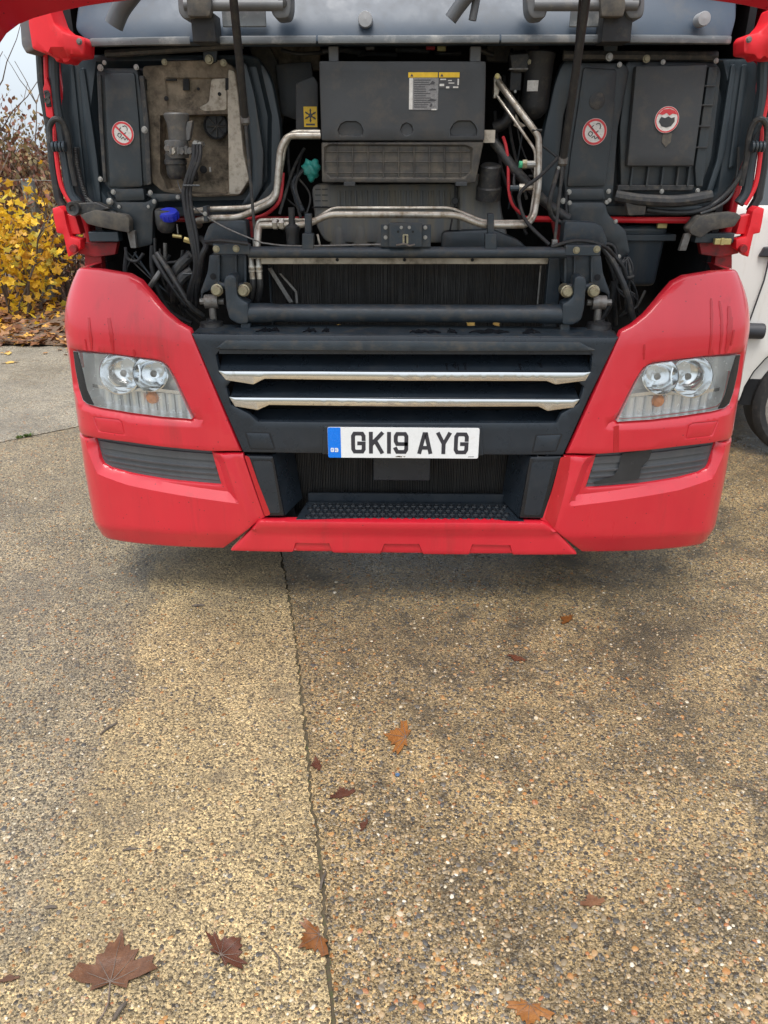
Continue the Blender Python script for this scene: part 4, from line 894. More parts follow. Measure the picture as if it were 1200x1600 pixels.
for u, v, r_ in ((952, 89, 5), (968, 101, 3.4), (1036, 97, 3.2), (1119, 95, 3.4), (889, 300, 3.8), (951, 299, 3.4), (952, 313, 3), (948, 316, 3), (890, 317, 3.2), (902, 355, 3), (934, 372, 3.2), (962, 346, 3), (1034, 299, 3.2), (1090, 298, 3.2), (967, 401, 3.2), (880, 314, 4)): bolt(u, v, .37 if v > 310 else .395, r_, 'zinc', rc_)
no_smoking(929, 206, .386, .041, rc_)
w_ = no_smoking(1042, 187, .381, .040, ai, True)
cpx('round_emboss', 933, 157.5, .389, 10.5, .003, 'hose', rc_); ppx('scuff', [(1036, 208), (1050, 208), (1048, 222), (1040, 230), (1034, 222)], .3832, .003, 'dusty_plastic', ai, 0)
tpx('inlet_duct', [(962, 306, .40), (1000, 312, .38), (1060, 314, .38), (1110, 306, .40)], .020, 'hose', ai)
tpx('inlet_trim', [(1010, 328, .40), (1050, 332, .39), (1090, 330, .39), (1120, 316, .40), (1150, 285, .40), (1170, 240, .40), (1188, 195, .40), (1200, 187, .40)], .009, 'rubber', ai)
fpanel('inlet_lip', [(1012, 321), (1092, 320), (1100, 324), (1090, 332), (1014, 333)], .40, 'bulkhead', ai, .02, .004, .006)
fpanel('mud_bracket', [(974, 302), (1012, 308), (1008, 336), (982, 337)], .375, 'dusty_plastic', ai, .02, .004, .006)
# --- strip above the trays: dark rail with brackets
MB().tube([at(165, 84, .40), at(350, 72, .40), at(380, 70, .40)], .012, 8).build('drain_rail', 'hose', B)
MB().tube([at(880, 86, .42), at(1120, 88, .42)], .016, 8).build('drain_rail', 'hose', B)
for u, v, r_ in ((327, 93, 6), (349, 98, 4.5), (257, 97, 4), (1010, 92, 5)): bolt(u, v, .405, r_, 'yellow_zinc', B)
ppx('hinge_lug', [(316, 72), (340, 70), (338, 96), (328, 101), (318, 96)], .41, .02, 'chassis_paint', B, .003)
ppx('hinge_lug', [(944, 66), (966, 66), (964, 92), (952, 98), (944, 92)], .41, .02, 'chassis_paint', B, .003)

# --- centre: tunnel walls, heater box, filter cover, engine cover
for P_, Y_, m_ in (([(388, 72), (420, 70), (450, 130), (440, 200), (420, 150)], .62, 'dusty_plastic'), ([(430, 100), (486, 96), (492, 140), (470, 190), (440, 180)], .58, 'box_plastic'), ([(400, 90), (425, 130), (440, 210), (425, 215)], .55, 'bay_dark'),
                   ([(760, 70), (842, 70), (850, 98), (760, 96)], .60, 'dusty_plastic'), ([(400, 72), (500, 70), (500, 110), (470, 112), (415, 92)], .66, 'beige_dust')):
    fpanel('tunnel_plate', P_, Y_, m_, B, .02, .004, .01)
bpx('data_label', 403, 180, 413, 216, .535, .002, 'sticker_grey', B, .0)
hb = fpanel('heater_box', [(498, 95), (760, 95.5), (757, 220), (502, 220)], .34, 'box_plastic', B, .16, .006, .008,
            dips=[([(530, 213), (527, 203), (532, 193), (540, 189), (557, 189), (564, 194), (568, 203), (567, 213)], .012, .003), ([(703, 213), (703, 202), (709, 192), (716, 188), (735, 188), (742, 194), (746, 203), (745, 213)], .012, .003),
                  ([(625, 203), (628, 194), (636, 191), (644, 195), (646, 204), (642, 211), (634, 213), (628, 210)], .006, .003)], grid=.04, step=.012)
fpanel('filter_cover', [(502, 222), (756, 221), (743, 286), (503, 285)], .345, 'dusty_plastic', hb, .14, .005, .006, dips=[([(506, 230), (514, 225), (728, 226), (739, 231), (737, 268), (726, 280), (516, 279), (506, 270)], .012, .006)], step=.014)
for i in range(9): u = 527 + i * 24; MB().tube([at(u, 228, .352), at(u, 278, .352)], .0022, 6).build('grid_bar', 'dusty_plastic', hb)
for v in (237, 253, 270): MB().tube([at(508, v, .3535), at(735, v, .3535)], .0018, 6).build('grid_bar', 'dusty_plastic', hb)
for u in (513, 735): bpx('hinge_tab', u, 72, u + 16, 97, .36, .03, 'grey_plastic', hb, .003)
for u in (537, 712): bpx('latch_tab', u, 284, u + 18, 291, .34, .02, 'box_plastic', hb, .002)
# printed labels on the heater box
lb = bpx('warning_label', 645, 121.5, 684, 171.5, .3385, .0012, 'sticker_grey', hb, 0)
bpx('label_header', 638, 113, 684, 121, .3383, .0012, 'sticker_yellow', lb, .0004); bpx('label_header', 686, 113, 718, 121, .3383, .0012, 'sticker_yellow', lb, .0004)
bpx('label_edge', 639.5, 122, 644.5, 171, .3384, .0012, 'sticker_white', lb, 0); bpx('label_field', 686, 121.6, 717, 138, .3384, .0012, 'sticker_dark', lb, 0)
for u in (641, 688): ppx('caution_triangle', [(u, 119.6), (u + 5, 119.6), (u + 2.5, 114.8)], .3378, .0006, 'sticker_dark', lb, 0)
for i in range(13): v = 124.5 + i * 3.5; bpx('text_line', 647, v, rng.uniform(664, 674), v + 1.3, .3378, .0008, 'sticker_dark', lb, 0)
for a_0, b_0, c_0, d_0 in ((671, 126, 680, 132), (669, 138, 682, 141), (666, 154, 682, 158), (671, 161, 676, 167)): ppx('pictogram', [(a_0, d_0), ((a_0 + c_0) / 2, b_0), (c_0, (b_0 + d_0) / 2), (c_0 - 2, d_0)], .3377, .0008, 'sticker_dark', lb, 0)
for a_0, b_0, c_0, d_0 in ((688, 123, 697, 125), (700, 125, 706, 126.5), (701, 129, 710, 130.5), (687, 131, 694, 134.5), (708, 135, 716, 137.5), (674, 170, 682, 172), (715, 123, 717, 133), (697, 135, 702, 138)): bpx('print_mark', a_0, b_0, c_0, d_0, .3378, .0008, 'sticker_white', lb, 0)
fpanel('side_duct', [(462, 130), (490, 118), (497, 130), (497, 205), (462, 204)], .44, 'box_plastic', B, .05, .004, .008)
ys = bpx('snowflake_sticker', 474, 166.5, 496, 198.5, .437, .0012, 'sticker_yellow', B, .0004); p = at(485, 180.5, .4358); mb = MB()
for k in range(6):
    a = k * math.pi / 3 + .5; d_ = Vector((math.cos(a), 0, math.sin(a))); q = Vector((-d_.z, 0, d_.x)); mb.prism([p + q * .0022 + d_ * .005, p + q * .0022 + d_ * .021, p - q * .0022 + d_ * .021, p - q * .0022 + d_ * .005], (0, .0007, 0))
    mb.prism([p + q * .006 + d_ * .017, p + d_ * .011, p - q * .006 + d_ * .017, p + d_ * .014], (0, .0006, 0))
mb.lathe(p + Vector((0, .0005, 0)), (0, -1, 0), [(.0075, 0), (.0075, .0009), (0, .0009)], 6); mb.build('snowflake', 'sticker_dark', ys, smooth=False); bpx('print_mark', 478, 193, 492, 196, .4363, .0008, 'sticker_dark', ys, 0)
ec = fpanel('engine_cover', [(486, 288), (716, 286), (718, 380), (508, 380), (492, 350)], .50, 'tank_plastic', B, .2, .012, .03)
for i in range(22):
    u = 530 + i * 8.6; MB().tube([at(u, 298, .498), at(u, 322, .494)], .0045, 6).build('cover_rib', 'tank_plastic', ec)
for u in (492, 503): 
    for v in (295, 304, 313, 322): bpx('cover_groove', u, v, u + 9, v + 1.5, .4985, .003, 'box_plastic', ec, 0)
for i in range(4): MB().lathe(at(530 + i * 34, 384, .53), (0, 0, 1), [(.035, 0), (.036, .03), (.034, .06), (.028, .08)], 16).build('cover_bulge', 'tank_plastic', ec)
MB().tube([at(487, 324, .485), at(715, 324, .485)], .0025, 6).build('cover_wire', 'rubber', ec)
et = fpanel('expansion_tank', [(716, 276), (780, 270), (784, 330), (800, 392), (716, 392)], .47, 'tank_plastic', B, .15, .02, .04)
fpanel('tank_foot', [(690, 362), (770, 358), (812, 375), (828, 392), (690, 394)], .42, 'bulkhead', et, .04, .01, .02)
MB().lathe(at(763, 306, .43), (0, -.25, 1), [(.045, -.01), (.045, .03), (.04, .035), (.038, .07), (.036, .10), (.03, .105), (0, .105)], 24).build('filler_cap', 'hose', et, sharp=40)
MB().lathe(at(764, 285, .428), (0, -.25, 1), [(.0375, 0), (.0385, .004), (.0385, .016), (.0375, .02)], 24).build('cap_band', 'red_dark', et)
tpx('dipstick_wire', [(711, 286, .46), (711, 315, .45), (710, 325, .45), (704, 355, .46), (702, 365, .47)], .003, 'rubber', B); cpx('dipstick_ring', 711, 314, .45, 5, .006, 'rubber', B)
# wiper motor / washer pump to the right of the heater
wm_ = MB().lathe(at(834, 172, .46), (.06, 0, 1), [(.012, -.03), (.03, -.02), (.045, 0), (.047, .01), (.047, .155), (.05, .16), (.05, .17), (.044, .175), (0, .175)], 24).build('wiper_motor', 'rubber', B, sharp=40)
ppx('gear_housing', [(796, 84), (845, 80), (850, 108), (840, 113), (800, 112)], .44, .06, 'hose', wm_, .006); bpx('connector', 798, 108, 814, 142, .46, .04, 'rubber', wm_, .003); bpx('motor_bracket', 796, 106, 852, 109, .435, .05, 'dull_metal', wm_, .001)
p = at(835, 134, .413); mb = MB(); V = []
for k in range(7):
    a = -.5 + k / 6; V.append((p.x + math.sin(a) * .0485, .46 - math.cos(a) * .0485, p.z - .016)); V.append((p.x + math.sin(a) * .0485, .46 - math.cos(a) * .0485, p.z + .016))
mobj('paper_label', V, [(2 * k, 2 * k + 2, 2 * k + 3, 2 * k + 1) for k in range(6)], 'sticker_white', wm_)
bolt(829, 97, .435, 4, 'yellow_zinc', wm_); bolt(826, 111, .45, 2, 'zinc', wm_); bolt(805, 143, .455, 2, 'zinc', wm_)
for u, v, m_ in ((673, 74, 'red_cable'), (690, 76, 'brass'), (578, 74, 'dull_metal')): bpx('wiring_plug', u - 7, v - 5, u + 7, v + 4, .5, .02, m_, B, .003)
for i in range(7): tpx('wire_loom', [(440 + i * 60, 78 + (i % 3) * 4, .52), (470 + i * 55, 84 - (i % 2) * 6, .5), (520 + i * 50, 80 + (i % 3) * 3, .52)], .006 + .002 * (i % 2), 'hose' if i % 2 else 'rubber', B)
# --- pipes
Yp = .27
ap = 'alloy'
tpx('air_pipe', [(301, 330, Yp + .05), (325, 327, Yp + .05), (391, 325, Yp + .05), (425, 309, Yp + .06), (434, 292, Yp + .07), (444, 228, Yp + .08), (456, 207, Yp + .08), (500, 207, Yp + .10)], .0098, ap, B, 12, bend=.03)
tpx('air_pipe', [(312, 352, Yp + .06), (305, 346, Yp + .03), (329, 341, Yp), (375, 340, Yp), (424, 316, Yp + .02), (432, 303, Yp + .03), (438, 232, Yp + .04), (449, 212, Yp + .05), (500, 212, Yp + .08)], .0112, ap, B, 12, bend=.03)
tpx('air_pipe', [(402, 392, .17), (403, 372, .18), (405, 352, .20), (412, 352, .20), (480, 351, .20), (514, 335, .22), (714, 336, .22), (754, 352, .21), (822, 352, .22), (834, 340, .25), (842, 290, .28), (842, 214, .30), (833, 201, .31), (796, 151, .36), (778, 127, .40)], .0108, ap, B, 12, bend=.025)
tpx('thin_pipe', [(398, 392, .18), (400, 356, .20), (403, 344, .21), (430, 343, .21), (490, 344, .22), (520, 325, .24), (704, 325, .24), (756, 346, .22), (818, 346, .24), (829, 338, .26), (836, 290, .29), (837, 236, .30), (804, 188, .35), (776, 149, .40)], .0052, ap, B, 10, bend=.02)
bpx('pipe_clamp', 316, 322, 325, 347, Yp - .02, .05, 'chassis_paint', B, .003); bolt(320.5, 334, Yp - .02, 3.2, 'zinc', B)
for u in (430, 440.5):
    MB().lathe(at(u, 351, .20) + Vector((0, 0, .002)), (1, 0, 0), [(.014, -.009), (.019, -.007), (.019, .007), (.014, .009)], 6).build('pipe_nut', 'zinc', B)
ppx('manifold', [(772, 119), (783, 118), (784, 126), (778, 153), (771, 154)], .40, .03, 'alloy', B, .003); bolt(777, 119, .395, 3.5, 'brass', B)
MB().tube([at(811, 257, .30), at(816, 257, .30)], .011, 10).build('test_port', 'green_dot', B); MB().tube([at(816, 257, .30), at(823, 257, .30)], .015, 6).build('port_nut', 'yellow_zinc', B); MB().tube([at(823, 257, .30), at(838, 257, .30)], .012, 10).build('port_stem', 'zinc', B)
MB().tube([at(797, 294, .30), at(811, 294, .30)], .010, 10).build('pressure_switch', 'bulkhead', B); MB().tube([at(811, 294, .30), at(819, 294, .30)], .014, 6).build('port_nut', 'alloy', B); MB().tube([at(819, 294, .30), at(836, 293, .30)], .008, 8).build('port_stem', 'alloy', B)
for u, v in ((833, 275), (838, 298), (838, 204)): MB().tube([at(u - 7, v, .30), at(u + 9, v, .30)], .0045, 6).build('cable_tie', 'rubber', B)
ppx('pipe_bracket', [(806, 178), (812, 190), (822, 197), (810, 200), (803, 196)], .36, .01, 'pale_dust', B, .001)
tpx('coolant_hose', [(772, 222, .42), (786, 240, .40), (804, 264, .38), (850, 314, .36), (888, 342, .36)], .0165, 'hose', B, 14)
tpx('coolant_hose', [(772, 200, .46), (790, 190, .45), (797, 172, .45), (788, 160, .47)], .020, 'rubber', B, 14)
bpx('paper_tag', 756, 203, 773, 223, .36, .002, 'pale_dust', B, 0)
tpx('red_cable', [(786, 214, .41), (791, 230, .39), (794, 255, .38), (795, 297, .37), (801, 320, .37), (814, 334, .38)], .0055, 'red_cable', B)
tpx('red_cable', [(442, 270, .36), (440, 295, .35), (434, 318, .34), (413, 336, .35), (385, 342, .38), (340, 341, .42)], .0062, 'red_cable', B)
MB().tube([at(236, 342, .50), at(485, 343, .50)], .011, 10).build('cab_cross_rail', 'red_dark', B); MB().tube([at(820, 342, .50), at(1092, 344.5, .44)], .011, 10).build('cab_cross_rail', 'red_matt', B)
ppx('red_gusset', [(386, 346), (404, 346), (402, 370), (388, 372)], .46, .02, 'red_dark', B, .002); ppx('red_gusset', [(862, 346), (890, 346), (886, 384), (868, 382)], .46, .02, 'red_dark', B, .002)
# --- front cross member with latch, towers, torsion bar
CY = .135
cm = MB().tube([at(388, 394, CY + .02), at(885, 394.5, CY + .02)], .0185, 16).build('cross_tube', 'chassis_paint', B)
for u0, u1, v0, v1 in ((332, 391, 381, 398), (884, 938, 383, 400)): bpx('tube_flat', u0, v0, u1, v1, CY, .03, 'chassis_paint', cm, .004)
for u, v in ((338, 389), (369, 388.5), (900.5, 391), (932.5, 389.5)): bolt(u, v, CY, 5.2, 'yellow_zinc', cm)
lt = bpx('bonnet_latch', 595, 351, 673, 386, .135, .012, 'chassis_paint', B, .002); bpx('latch_block', 608, 348.5, 659, 386, .118, .03, 'chassis_paint', lt, .002)
for u in (602.5, 664.5):
    for v in (355.5, 371): bolt(u, v, .133, 3, 'zinc', lt)
for u in (627, 639.5): bolt(u, 355.5, .117, 2.4, 'zinc', lt)
for u in (622, 645): cpx('hole', u, 362, .1175, 1.7, .001, 'bay_dark', lt)
ppx('keyhole_plate', [(629, 366), (638, 366), (638, 381), (629, 381)], .1165, .004, 'yellow_zinc', lt, .001, .004); ppx('keyhole', [(632, 368), (635, 368), (635, 380), (632, 380)], .1155, .003, 'bay_dark', lt, 0); MB().tube([at(619, 383, .115), at(632, 381, .113), at(640, 384, .113), at(648, 382, .115)], .003, 6).build('latch_wire', 'dull_metal', lt)
tpx('latch_cable', [(600, 382, .15), (560, 382.5, .15), (500, 384, .15), (450, 384, .16), (420, 381, .17), (400, 376, .17), (345, 352, .22), (300, 322, .30)], .0028, 'dull_metal', B)
for u in (480, 766):
    pb = ppx('pipe_post', [(u - 8, 365), (u + 10, 365), (u + 10, 390), (u - 8, 390)], .14, .03, 'chassis_paint', B, .003); ppx('post_neck', [(u - 4, 334), (u + 6, 334), (u + 6, 367), (u - 4, 367)], .155, .035, 'chassis_paint', pb, .003)
MB().lathe(at(458, 384, .19), (0, 0, 1), [(.022, 0), (.022, .04), (.024, .045), (.024, .06), (.018, .065), (.011, .07), (.011, .12), (0, .12)], 16).build('grease_nipple', 'rubber', B, sharp=40)
MB().tube([at(496, 366, .18), at(500, 384, .18)], .0035, 6).build('pin', 'pale_dust', B)
RY = .30
rad = core('radiator', 418, 408, 868, 540, RY, .0042, B)
st_ = ppx('radiator_strip', [(404, 398), (858, 401), (856, 413), (404, 413)], .19, .06, 'strip_metal', B, .003)
for u in (527, 632, 738): cpx('hole', u, 406, .19, 2.4, .0015, 'bay_dark', st_)
for u0, u1 in ((418, 427), (858, 868)): bpx('radiator_frame', u0, 404, u1, 524, .27, .05, 'chassis_paint', rad, .003)
for P_ in ([(418, 420), (424, 418), (458, 472), (452, 474)], [(436, 428), (439, 427), (464, 455), (466, 474), (462, 474), (461, 457)]): ppx('radiator_stay', P_, .265, .006, 'dull_metal', rad, .001)
MB().tube([at(845, 415, .27), at(840, 475, .27)], .004, 6).build('radiator_stay', 'dull_metal', rad)
tb = MB().lathe(at(388, 488.5, .135), at(884, 490.5, .135) - at(388, 488.5, .135), [(.031, -.04), (.031, .0), (.0325, .005), (.0325, .07), (.0295, .10), (.0295, .98), (.0325, 1.0), (.0325, 1.07), (.031, 1.075), (.031, 1.12)], 24).build('torsion_bar', 'chassis_paint', B)
for sx in (0, 1):
    f = (lambda u: u) if sx == 0 else (lambda u: 1266.5 - u)
    g_ = (lambda v: v) if sx == 0 else (lambda v: v + 1.5)
    q = lambda P_: [(f(u), g_(v)) for u, v in P_]
    tw = fpanel('mount_tower', q([(327, 398), (387, 398), (386, 434), (382, 446), (350, 444), (342, 462), (333, 452), (318, 458), (314, 470), (313, 456), (324, 425)]), .20, 'chassis_paint', B, .10, .005, .006)
    for u0, w0 in ((340, 3.5), (367, 3), (381, 4)): ppx('tower_rib', q([(u0, 399), (u0 + w0, 399), (u0 + w0, 442), (u0, 446)]), .182, .025, 'chassis_paint', tw, .002)
    fpanel('tower_upper', q([(318, 372), (326, 352), (336, 346), (384, 344), (388, 382), (318, 384)]), .24, 'chassis_paint', tw, .06, .005, .01)
    cpx('hole', f(333), g_(432), .1985, 4.6, .001, 'bay_dark', tw)
    cl_ = fpanel('clamp_lever', q([(353, 430), (364, 429), (369, 434), (371, 462), (380, 470), (388, 473), (388, 506), (372, 507), (358, 499), (353, 480), (351, 455), (349, 440)]), .10, 'chassis_paint', B, .055, .008, .010, grid=.02, step=.008)
    for u, v in ((339.5, 453), (381, 453.5)):
        p = at(f(u), g_(v), .125); MB().lathe(p, (0, -1, 0), [(.019, -.05), (.019, .0), (.0205, .003), (.0205, .006), (.017, .008), (.017, .02), (.013, .024), (0, .024)], 14).build('clamp_bolt', 'yellow_zinc', cl_, sharp=40)
    MB().tube([at(f(341), g_(447), .15), at(f(360), g_(447), .13), at(f(380), g_(447), .15)], .012, 10).build('pivot_pin', 'chassis_paint', cl_)
    e0 = at(f(331), g_(471), .16); MB().lathe(e0 + Vector((-.023, 0, 0)), (1, 0, 0), [(.013, 0), (.0235, .0), (.0235, .046), (.013, .046)], 18).build('damper_eye', 'dull_metal', B, sharp=40)
    MB().tube([e0 + Vector((-.04, 0, 0)), e0 + Vector((.042, 0, 0))], .011, 8).build('eye_bolt', 'dull_metal', B)
    MB().tube([e0 + Vector((0, 0, -.02)), at(f(334), g_(503), .16)], .0125, 12).build('damper_rod', 'dull_metal', B)
    dm = MB().lathe(at(f(332), g_(514), .16) + Vector((0, 0, -.05)), (0, 0, 1), [(.062, 0), (.064, .03), (.058, .045), (.044, .05), (.044, .06), (.040, .066), (.040, .074), (.018, .08), (.018, .086), (0, .086)], 24).build('damper_mount', 'rubber', B, sharp=40)
    ppx('pillar', q([(376, 505), (391, 505), (391, 528), (376, 528)]), .12, .03, 'chassis_paint', B, .003)
# hose unions left of the radiator
for u in (395, 406):
    MB().lathe(at(u, 440, .19), (0, 0, 1), [(.010, 0), (.010, .03), (.012, .032), (.012, .038), (.010, .04), (.012, .046), (.012, .052), (.0095, .055), (.0095, .085), (.007, .09), (.007, .115)], 12).build('hose_union', 'alloy', B, sharp=40)
    tpx('brake_hose', [(u, 436, .19), (u, 450, .19), (u - 4, 470, .21), (u - 12, 480, .25)], .011, 'rubber', B)
bpx('union_bracket', 388, 399, 414, 404, .18, .03, 'strip_metal', B, .002); bolt(397, 401, .178, 3, 'zinc', B)
# --- left bay: hoses, cable bundle, blue cap, brackets
for k, (du, r_) in enumerate(((0, .0075), (5, .0065), (10, .0065), (2.5, .006))):
    tpx('air_hose', [(303 + du, 226, .31 + .006 * k), (302 + du, 248, .30), (293 + du * .9, 275, .29), (287 + du, 300, .28 + .005 * k), (290 + du, 330, .27), (296 + du, 360, .26), (303 + du * .8, 395, .25), (305 + du * .6, 420, .25), (297 + du, 450, .26), (292 + du * 1.5, 480, .29)], r_, 'rubber', B)
for v in (290, 428): MB().tube([at(286, v, .268), at(312, v, .268)], .003, 6).build('cable_tie', 'bulkhead', B)
rs = MB().lathe(at(260, 358, .33), (.05, -.12, 1), [(.02, -.01), (.03, 0), (.034, .02), (.034, .06), (.03, .065), (0, .065)], 22).build('reservoir_neck', 'hose', B, sharp=40)
mb = MB(); mb.lathe(at(265, 342, .32), (.05, -.35, 1), [(.030, 0), (.0325, .004), (.0325, .022), (.030, .028), (.02, .030), (0, .030)], 24, True); cap = mb.build('filler_cap', 'blue_cap', rs, sharp=40)
c0 = at(265, 342, .32); ax = Vector((.05, -.35, 1)).normalized(); uu = ax.orthogonal().normalized(); vv = ax.cross(uu)
for k in range(14):
    a = 2 * math.pi * k / 14; d_ = uu * math.cos(a) + vv * math.sin(a); MB().tube([c0 + d_ * .0325 + ax * .004, c0 + d_ * .0325 + ax * .021], .0032, 6).build('grip', 'blue_cap', cap)
bpx('drain_tap', 275, 350, 279, 366, .31, .008, 'dull_metal', rs, .002); MB().tube([at(270, 368, .305), at(284, 370, .305)], .006, 8).build('drain_cock', 'brass', rs); MB().tube([at(288, 374, .30), at(300, 378, .30)], .010, 6).build('air_union', 'brass', B)
for P_, r_, m_ in (([(246, 396, .34), (262, 420, .30), (280, 450, .28), (298, 478, .28), (318, 494, .30)], .010, 'hose'), ([(240, 400, .34), (254, 424, .31), (272, 452, .30), (290, 476, .30)], .009, 'rubber'),
                   ([(300, 398, .34), (284, 412, .33), (272, 430, .33), (268, 452, .36)], .019, 'hose'), ([(300, 424, .32), (286, 434, .31), (276, 450, .31), (274, 470, .36)], .019, 'hose'),
                   ([(251, 424, .34), (240, 440, .33), (230, 455, .34)], .010, 'dull_metal'), ([(242, 372, .34), (243, 396, .34), (252, 410, .33), (280, 408, .33), (296, 400, .32)], .005, 'rubber'), ([(196, 386, .36), (200, 404, .36), (214, 408, .36), (224, 396, .36)], .006, 'rubber'),
                   ([(238, 384, .36), (238, 420, .36), (250, 460, .36), (270, 490, .36), (300, 505, .34)], .009, 'rubber'), ([(258, 380, .38), (258, 410, .38)], .007, 'dull_metal'), ([(314, 372, .30), (322, 384, .22), (316, 400, .21), (312, 430, .24), (308, 460, .28)], .010, 'rubber'), ([(322, 378, .21), (346, 376, .12), (388, 381, .12)], .006, 'rubber')):
    tpx('hose', P_, r_, m_, B)
MB().lathe(at(286, 276, .43), (1, 0, .1), [(.02, 0), (.02, .05)], 12).build('grommet', 'rubber', B)
# turquoise wrapped plug with its lead
p = at(486, 265, .40); bm = bmesh.new(); bmesh.ops.create_icosphere(bm, subdivisions=3, radius=.030)
for v in bm.verts:
    n_ = v.co.normalized(); k = 1 + .16 * math.sin(n_.x * 7 + n_.z * 5) + .12 * math.sin(n_.z * 11 + 2 * n_.y) + rng.uniform(-.04, .04); v.co = Vector((n_.x * .030 * k, n_.y * .026 * k, n_.z * .034 * k)) + p
me = bpy.data.meshes.new('wrapped_plug'); bm.to_mesh(me); bm.free(); me.materials.append(MATS['green_wrap']); me.polygons.foreach_set('use_smooth', [True] * len(me.polygons)); o = bpy.data.objects.new('wrapped_plug', me); link(o); o.parent = B; o.matrix_parent_inverse = Matrix.Translation(-B.location)
tpx('plug_lead', [(478, 264, .41), (466, 276, .41), (462, 295, .41), (470, 320, .40)], .005, 'hose', B)
# wedge brackets and red lower corner posts, both sides
wl = fpanel('locker_bracket', [(124, 336), (148, 328), (196, 336), (202, 344), (202, 364), (160, 356), (136, 350)], .34, 'dusty_plastic', B, .06, .004, .006)
ppx('bracket_foot', [(198, 362), (210, 360), (213, 388), (204, 388)], .36, .02, 'dull_metal', wl, .002); bpx('bracket_latch', 137, 362, 186, 378, .36, .05, 'bulkhead', wl, .004)
cpx('rubber_buffer', 114, 326, .34, 10, .04, 'hose', wl, lambda r: [(r, -.06), (r, .0), (r * .9, .006), (r * .55, .004), (r * .4, -.004), (0, -.004)]); ppx('buffer_arm', [(108, 318), (150, 316), (172, 326), (150, 332), (112, 338)], .355, .04, 'hose', wl, .004)
wr = fpanel('locker_bracket', [(1092, 338), (1122, 334), (1150, 332), (1159, 338), (1148, 354), (1112, 360), (1094, 372), (1080, 366), (1076, 358)], .34, 'dusty_plastic', B, .06, .004, .006)
ppx('bracket_foot', [(1070, 366), (1082, 362), (1072, 392), (1061, 392)], .36, .02, 'dull_metal', wr, .002); bpx('bracket_latch', 1088, 364, 1146, 380, .37, .05, 'bulkhead', wr, .004); bpx('brass_catch', 1118, 373, 1142, 382.5, .34, .02, 'brass', wr, .002); bpx('catch_tongue', 1128, 372, 1131, 383, .336, .01, 'brass', wr, .001)
for sx in (0, 1):
    f = (lambda u: u) if sx == 0 else (lambda u: 1276 - u)
    q = lambda P_: [(f(u), v) for u, v in P_]
    pl = fpanel('door_post', q([(81, 326), (92, 322), (100, 330), (104, 350), (110, 370), (126, 374), (126, 388), (112, 398), (106, 402), (98, 366), (88, 364), (84, 345)]), .36, 'red_matt', B, .05, .005, .004)
    ppx('post_web', q([(104, 334), (118, 338), (122, 352), (126, 366), (112, 366), (108, 352)]), .38, .05, 'red_matt', pl, .003)
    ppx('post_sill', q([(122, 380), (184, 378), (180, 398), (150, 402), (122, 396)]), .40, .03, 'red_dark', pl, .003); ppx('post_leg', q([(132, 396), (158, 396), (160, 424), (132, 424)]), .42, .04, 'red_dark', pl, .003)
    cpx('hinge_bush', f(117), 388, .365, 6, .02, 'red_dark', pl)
    # door seal, cable tray and loom at the cab edge
    MB().tube([at(f(u), v, .42) for u, v in ((62, 62), (66, 130), (78, 200), (84, 260), (92, 310), (104, 330))], .016, 10).build('door_seal', 'rubber', B)
    MB().tube(spline([at(f(u), v, .40) for u, v in ((71, 66), (74, 140), (84, 190), (88, 240), (96, 290), (112, 320))], 5), .0085, 8).build('door_edge', 'red_matt', B)
    MB().tube(spline([at(f(u), v, .41) for u, v in ((83, 64), (86, 150), (96, 210), (104, 260), (110, 300), (122, 318))], 5), .018, 10).build('cable_tray', 'bulkhead', B)
    tpx('door_loom', [(f(78), 224, .37), (f(78), 198, .37), (f(86), 186, .36), (f(98), 192, .37), (f(106), 214, .38), (f(110), 250, .39), (f(118), 290, .40)], .0095, 'hose', B)
    for k in range(4): MB().lathe(at(f(84 + k * 5.5), 229, .365), (1, 0, 0), [(.016, -.004), (.018, 0), (.016, .004)], 14).build('loom_clip', 'bulkhead', B)
    tpx('drain_hose', [(f(122), 230, .42), (f(124), 270, .42), (f(134), 306, .40), (f(156), 324, .38), (f(182), 334, .36)], .005, 'hose', B)
lamp_l = ppx('door_lamp_holder', [(67, 138), (72, 119), (78, 136), (84, 188), (72, 182)], .385, .03, 'red_matt', B, .003); bpx('door_lamp', 67.5, 141, 80, 167, .38, .02, 'rubber', lamp_l, .003)
for v in (147, 157): cpx('lamp_hole', 74, v, .378, 4.2, .003, 'hose', lamp_l, lambda r: [(r, 0), (r, .002), (r * .6, .002), (r * .55, -.002), (0, -.002)])
# right bay: plastic tub, bundle, gas strut lower ends, washer cable loops
tub = MB(); a, b = at(958, 352, .50), at(1046, 352, .50); c, d = at(1024, 448, .52), at(970, 448, .52)
tub.add([a, b, c, d, a + Vector((0, .2, 0)), b + Vector((0, .2, 0)), c + Vector((0, .18, 0)), d + Vector((0, .18, 0))], [(0, 1, 2, 3), (7, 6, 5, 4), (0, 4, 5, 1), (1, 5, 6, 2), (2, 6, 7, 3), (3, 7, 4, 0)]); tu = tub.build('washer_tank', 'bulkhead', B, bevel=.02, seg=3)
bpx('tank_rim', 950, 366, 1056, 377, .485, .22, 'bulkhead', tu, .004); bpx('rail_lug', 1028, 349, 1042, 357, .48, .02, 'brass', B, .002)
for i in range(9):
    r2 = random.Random(i); x = 968 + r2.uniform(-6, 22); tpx('wire_bundle', [(975 + r2.uniform(-8, 8), 402, .38), (x, 425 + r2.uniform(-6, 6), .36), (x + r2.uniform(-8, 14), 450, .36), (985 + r2.uniform(-8, 16), 470 + r2.uniform(-8, 8), .36), (978 + r2.uniform(-10, 20), 495, .38)], .0038, 'rubber' if i % 3 else 'hose', B)
